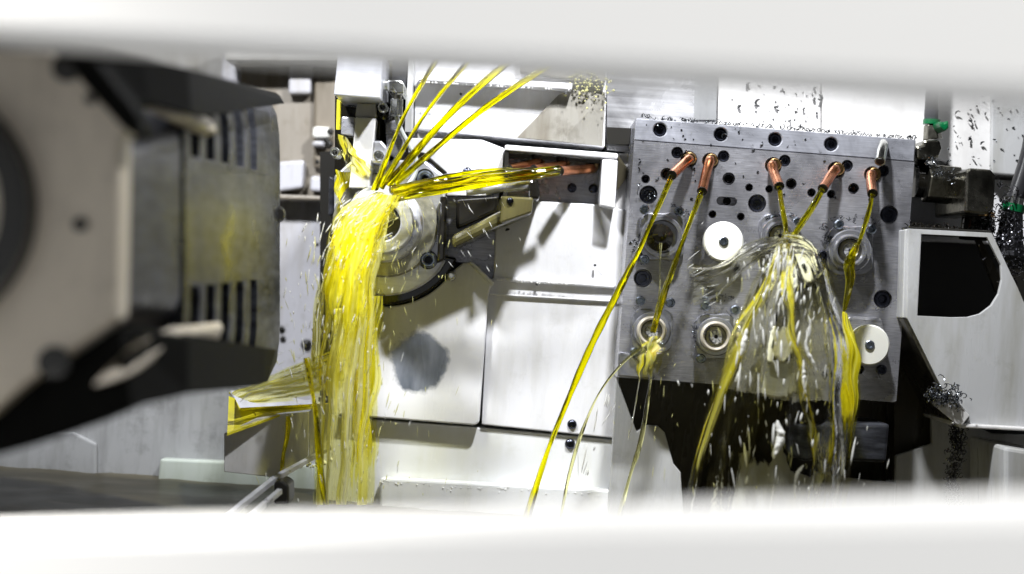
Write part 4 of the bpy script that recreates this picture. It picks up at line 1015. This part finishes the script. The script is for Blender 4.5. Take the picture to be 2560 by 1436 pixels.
# droplets: elongated beads of oil in flight, beyond counting
def spindles(name, items, m, label):
    mb = MB()
    for (a, b, r) in items:
        d = b - a; n = 5
        pts = [a + d * (i / (n - 1)) for i in range(n)]
        mb.tube(pts, [r * 0.15, r * 0.8, r, r * 0.75, r * 0.12], 5)
    mb.uv = [(0, 0)] * len(mb.v)
    o = mb.build(name, M[m], smooth=True, sharp=180)
    return tag(o, label, 'oil droplets', kind='stuff')
rnd = random.Random(3)
def flow_pts(path, n, spread, ylo, yhi, lpx, rpx, fall=0.5, rnd=rnd):
    out = []
    for _ in range(n):
        t = rnd.random(); k = t * (len(path) - 1); i = min(int(k), len(path) - 2); f_ = k - i
        u = lerp(path[i][0], path[i + 1][0], f_); v = lerp(path[i][1], path[i + 1][1], f_); sp = lerp(path[i][2], path[i + 1][2], f_)
        du, dv = path[i + 1][0] - path[i][0], path[i + 1][1] - path[i][1]; L = math.hypot(du, dv); du /= L; dv /= L
        off = rnd.gauss(0, 0.5) * sp * spread
        pu_, pv_ = u - dv * off, v + du * off
        ang = rnd.gauss(0, 0.12) + off / max(sp, 1) * -0.25
        cu2, su2 = math.cos(ang), math.sin(ang); d2 = (du * cu2 - dv * su2, du * su2 + dv * cu2)
        l = lpx * rnd.choice((0.25, 0.4, 0.6, 0.9, 1.1)) * rnd.uniform(0.8, 1.2); y = rnd.uniform(ylo, yhi)
        out.append((W(pu_, pv_, y), W(pu_ + d2[0] * l, pv_ + d2[1] * l, y), R(rpx * rnd.uniform(0.25, 0.75))))
    return out
bpath = [(960, 490, 40), (900, 560, 110), (860, 680, 130), (850, 820, 150), (850, 980, 150), (855, 1250, 150)]
spindles('oil_spray', flow_pts(bpath, 380, 1.0, -0.11, -0.06, 34, 2.2), 'drop', 'yellow droplets flying through the oil burst')
sheet('oil_burst', [[(950, 478, -0.05), (870, 505, -0.055), (828, 545, -0.055), (800, 640, -0.055), (784, 760, -0.05), (775, 900, -0.05)],
                    [(955, 480, -0.055), (885, 530, -0.06), (845, 600, -0.065), (822, 700, -0.065), (806, 820, -0.06), (798, 960, -0.055)],
                    [(960, 484, -0.05), (910, 550, -0.055), (870, 650, -0.06), (850, 760, -0.06), (838, 880, -0.055), (830, 1000, -0.05)]],
      'sheet_m', 'ragged pale fan of oil along the outer edge of the burst', seed=12, amp=0.005)
spindles('oil_spray', flow_pts([(955, 478, 20), (880, 520, 60), (825, 600, 90), (795, 760, 100), (780, 940, 90)], 120, 0.9, -0.10, -0.05, 30, 2.4), 'dropw', 'bright droplets along the outer edge of the burst')
spindles('oil_spray', flow_pts([(990, 500, 60), (1000, 580, 130), (1000, 700, 150)], 60, 1.0, -0.08, -0.05, 26, 2.0), 'drop', 'yellow droplets falling over the chuck rings')
spindles('oil_spray', flow_pts(bpath, 170, 1.0, -0.12, -0.07, 26, 2.0), 'dropw', 'bright glints of droplets in the oil burst')
spindles('oil_spray', flow_pts([(1000, 500, 60), (1040, 600, 160), (1050, 760, 220), (1060, 1000, 260), (1050, 1240, 300)], 45, 1.0, -0.08, 0.0, 24, 1.3), 'drop', 'scattered fine droplets beside the burst in front of the chuck housing')
spindles('oil_spray', flow_pts([(1120, 470, 60), (1180, 560, 120), (1250, 700, 160)], 22, 1.0, -0.08, -0.02, 24, 1.2), 'dropw', 'fine droplets flung towards the dark guard arm')
spindles('oil_spray', flow_pts([(760, 900, 60), (690, 930, 60), (600, 980, 40)], 45, 1.0, -0.08, -0.06, 24, 1.6), 'dropw', 'droplets flying over the trough')
spath = [(1965, 610, 60), (1950, 720, 200), (1940, 850, 280), (1930, 1000, 360), (1920, 1240, 420)]
spindles('oil_spray', flow_pts(spath, 150, 0.7, -0.14, -0.09, 30, 1.8), 'drop', 'yellowish droplets in the clear splash')
spindles('oil_spray', flow_pts(spath, 140, 0.6, -0.15, -0.11, 30, 2.2), 'dropw', 'bright droplets in the clear splash')
spindles('oil_spray', flow_pts([(1960, 600, 20), (1850, 640, 60), (1740, 700, 120)], 35, 1.0, -0.09, -0.06, 34, 1.3), 'dropw', 'fine strands flung sideways from the splash under the white disc')
spindles('oil_spray', flow_pts([(1635, 840, 40), (1620, 950, 120), (1610, 1200, 140)], 22, 1.0, -0.05, -0.03, 26, 1.4), 'drop', 'droplets falling under the struck collet ring')
spindles('oil_spray', flow_pts([(1540, 960, 20), (1500, 1090, 60), (1470, 1180, 60)], 12, 1.0, -0.04, -0.03, 60, 3), 'dropw', 'bright falling drops beside the low white panel')
spindles('oil_spray', flow_pts(spath, 60, 0.5, -0.15, -0.13, 60, 5), 'dropw', 'long white glints of oil in the middle of the clear splash')  # white strands drawn in place of the splash's long highlights
# bigger lumps of splash, coloured white for their glints
def lump(pts, r, label, m='clear'):
    p = pxpath(pts, 30); n = len(p)
    rr = [R(r) * math.sin(math.pi * (i + 0.5) / n) ** 0.6 * (1 + 0.5 * noise.noise(Vector((i * 0.5, r, pts[0][0])))) for i in range(n)]
    mb = MB().tube(p, rr, 18)
    c = sum(p, Vector()) / n
    q = R(r)
    for i, v_ in enumerate(mb.v):
        d = Vector((noise.noise(v_ * 60 + Vector((r, 0, 0))), 0, noise.noise(v_ * 60 + Vector((0, r, 7))))) * q * 1.3
        d += Vector((noise.noise(v_ * 160), noise.noise(v_ * 160 + Vector((3, 3, 3))), noise.noise(v_ * 160 + Vector((9, 0, 3))))) * q * 0.5
        mb.v[i] = v_ + d
    return tag(mb.build('oil_lump', M[m], smooth=True, sharp=80), label, 'oil drop', 'glinting lumps of oil in the splash')
lump([(1945, 1055, -0.14), (1942, 1100, -0.14), (1930, 1150, -0.14)], 9.0, 'largest glinting lump of oil, low before the dark hollow', 'dropw')
lump([(2012, 1165, -0.13), (1998, 1180, -0.13), (1984, 1225, -0.13)], 4.0, 'bent glinting lump of oil beside the lowest yellow strand', 'dropw')
lump([(1848, 926, -0.13), (1842, 940, -0.13), (1836, 956, -0.13)], 4.0, 'small glinting drop of oil before the dark edge of the tool block', 'dropw')
lump([(2020, 820, -0.14), (2014, 870, -0.14), (2026, 900, -0.14), (2040, 930, -0.14)], 3.5, 'forked glinting strand beside the lower white disc', 'dropw')
lump([(2004, 900, -0.14), (2008, 950, -0.14), (2016, 985, -0.14)], 4.0, 'glinting strand at the middle of the clear splash', 'dropw')
lump([(1868, 826, -0.12), (1858, 860, -0.12), (1850, 890, -0.12)], 6.0, 'glinting fold of oil over the lettered collet', 'dropw')
# glaze on the trough
ol = quad3([(576, 976, 0.03), (800, 994, 0.03), (828, 1008, -0.02), (600, 1020, -0.04)]).build('oil_film', M['oil'])
tag(ol, 'yellow oil flowing over the top of the trough', 'oil film')
# bubbles and drips under the ledges
def beads(name, pts, m, label, seed=0):
    rn = random.Random(seed); mb = MB()
    for (u, v, y, r) in pts:
        rr = R(r)
        mb.lathe(W(u, v, y), (0, 0, 1), [(rr * .1, -rr), (rr * .7, -rr * .7), (rr, 0), (rr * .7, rr * .7), (rr * .1, rr)], 8)
    return tag(mb.build(name, M[m], smooth=True, sharp=180), label, 'oil beads', kind='stuff')
rn = random.Random(9)
beads('oil_beads', [(u, 1206 + (u - 950) * 0.052 + rn.gauss(0, 4), 0.0358, rn.uniform(0.6, 2.0)) for u in [rn.uniform(900, 1500) for _ in range(90)]], 'bead', 'row of bright oil beads along the fold of the low white panel')
beads('oil_beads', [(u, 700 + (u - 1240) * 0.06 + rn.gauss(0, 1.5), 0.039, rn.uniform(1, 2.5)) for u in [rn.uniform(1240, 1440) for _ in range(50)]], 'bead', 'fine oil beads along the fold of the large white panel')
beads('oil_beads', [(rn.gauss(1470, 30), rn.gauss(205, 22), 0.033, rn.uniform(1, 3.5)) for _ in range(150)], 'drop', 'golden oil beads spattered at the corner of the upper white cover')
beads('oil_beads', [(u, 205 + (u - 1050) * 0.055, 0.024, rn.uniform(1, 3)) for u in [rn.uniform(1050, 1430) for _ in range(50)]], 'bead', 'oil beads along the ledge of the upper white cover')
beads('oil_beads', [(rn.uniform(560, 830), 1160 + rn.gauss(0, 5), 0.015, rn.uniform(2, 6)) for _ in range(50)], 'bead', 'oil beads along the pale strip beside the slanting rail')

# ------------------------------------------------------------------ swarf
cm = [chips_mesh(s).build('metal_chip', M['chip'], smooth=True) for s in range(12)]
for o in cm: pass
used = set()
def chip(u, v, y, sc=1.0, lab=None, bright=False):
    i = rn.randrange(len(cm)); src = cm[i]
    o = src if i not in used else src.copy()
    if i in used: COL.objects.link(o)
    used.add(i)
    o.location = W(u, v, y - 0.0006 * sc); o.rotation_euler = (rn.uniform(-.3, .3), rn.uniform(0, 6.28), rn.uniform(-.3, .3))
    o.scale = (sc, sc, sc)
    tag(o, lab, 'metal chip', 'dark metal chips stuck around the machine')
for _ in range(38): chip(rn.gauss(1985, 70), rn.uniform(205, 318), 0.061, rn.uniform(0.4, 1.3), 'dark curled chip on the panel above the tool block')
for _ in range(40): chip(rn.uniform(2370, 2555), rn.uniform(240, 425), 0.055, rn.uniform(0.4, 1.4), 'dark curled chip on the pale panel beside the upright hose')
for _ in range(10): chip(rn.uniform(1780, 2060), rn.uniform(210, 300), 0.058, rn.uniform(1.0, 2.2), 'dark curled chip on the panel above the tool block')
for u, v in ((1618, 312), (1641, 311), (1676, 316), (1706, 322), (1712, 345), (1708, 336), (1736, 346), (1610, 352), (1683, 348), (1812, 342), (1853, 330), (1857, 345), (1840, 322), (1775, 360), (1882, 372), (1968, 365), (1988, 360), (1900, 358), (2015, 350)):
    chip(u, v, -0.0004, rn.uniform(0.6, 1.5), 'small curled chip on the front of the tool block')
for u, v in ((1668, 404), (1595, 403), (1594, 424), (1610, 434), (1640, 445), (1838, 408), (1855, 440), (1736, 425), (1740, 448), (2010, 457), (1965, 485), (2092, 497), (1596, 588), (1580, 610), (1730, 500), (1900, 430), (2060, 400), (2180, 500), (2190, 560)):
    chip(u, v, -0.0004, rn.uniform(0.7, 1.6), 'small curled chip on the front of the tool block')
for u, v, l_ in ((1273, 578, 'dark curled chip on the large white panel near the brass coloured arm'), (1490, 668, 'dark crescent chip on the large white panel beside the tool block'),
               (1347, 708, 'dark chip lying on the fold of the large white panel'), (1155, 232, 'dark crescent chip on the upper white cover between two slanting jets'),
               (2350, 565, 'green dark chip on the strip under the large hex nut')):
    chip(u, v, 0.04 if v > 300 else 0.043, 1.8, l_)
# heaps: nobody could count these
def heap(name, spots, m, label, n, sz=1.0, seed=1):
    r_ = random.Random(seed); mb = MB()
    for _ in range(n):
        s = r_.choice(spots); k = r_.random()
        u = lerp(s[0], s[2], k) + r_.gauss(0, s[4]); v = lerp(s[1], s[3], k) + r_.gauss(0, s[4]); y = s[5] + r_.uniform(-0.004, 0.002)
        c = W(u, v, y); rad = 0.0016 * r_.uniform(0.5, 1.6) * sz; a0 = r_.uniform(0, 6.28); ar = r_.uniform(1.5, 5)
        e1 = Vector((r_.gauss(0, 1), r_.gauss(0, 1), r_.gauss(0, 1))).normalized(); e2 = e1.orthogonal().normalized()
        pts = [c + (e1 * math.cos(a0 + ar * i / 6) + e2 * math.sin(a0 + ar * i / 6)) * rad for i in range(7)]
        mb.tube(pts, [0.0004 * sz] * 7, 4)
    mb.uv = [(0, 0)] * len(mb.v)
    return tag(mb.build(name, M[m], smooth=True), label, 'metal chips', kind='stuff')
heap('swarf', [(1600, 293, 2290, 346, 2.0, 0.015)], 'chip', 'row of dark swarf along the top edge of the tool block', 170, seed=2)
heap('swarf', [(2270, 566, 2480, 578, 4.0, -0.005), (2440, 560, 2480, 575, 8, 0.0)], 'blackoil', 'wet black swarf along the top of the chute cover', 240, 1.3, 3)
heap('swarf', [(2500, 490, 2520, 620, 26, -0.01), (2510, 560, 2555, 700, 22, -0.01)], 'steeld', 'glittering swarf heap round the hose at the picture edge', 240, 1.3, 4)
heap('swarf', [(2330, 985, 2400, 1000, 12, -0.035)], 'chipl', 'bright swarf clump caught under the slanted chute wall', 150, 1.3, 5)
heap('swarf', [(2388, 1070, 2396, 1120, 9, -0.02), (2396, 1120, 2380, 1190, 11, -0.02), (2380, 1190, 2384, 1260, 8, -0.02)], 'blackoil', 'black hanging trail of wet swarf under the chute cover', 420, 1.0, 6)
heap('swarf', [(1590, 600, 1605, 660, 5, -0.006), (1680, 512, 1725, 540, 4, -0.006), (1735, 800, 1745, 870, 4, -0.006), (1750, 738, 1830, 745, 4, -0.008), (2060, 560, 2070, 620, 4, -0.008),
               (1700, 380, 1740, 430, 8, 0.002), (1915, 545, 1990, 540, 4, -0.006), (2080, 545, 2190, 548, 4, -0.008), (1605, 480, 1640, 495, 8, -0.001)], 'chip',
     'dark swarf caught round the collet holders and nozzles', 300, 0.75, 7)
heap('swarf', [(2310, 390, 2350, 410, 8, 0.0), (2330, 430, 2400, 445, 8, -0.012)], 'chipl', 'bright chips on the dark pipe fittings beside the block', 60, 0.9, 8)
for o in list(bpy.data.objects):
    if o.type == 'MESH' and o.users_collection == (): bpy.data.objects.remove(o)
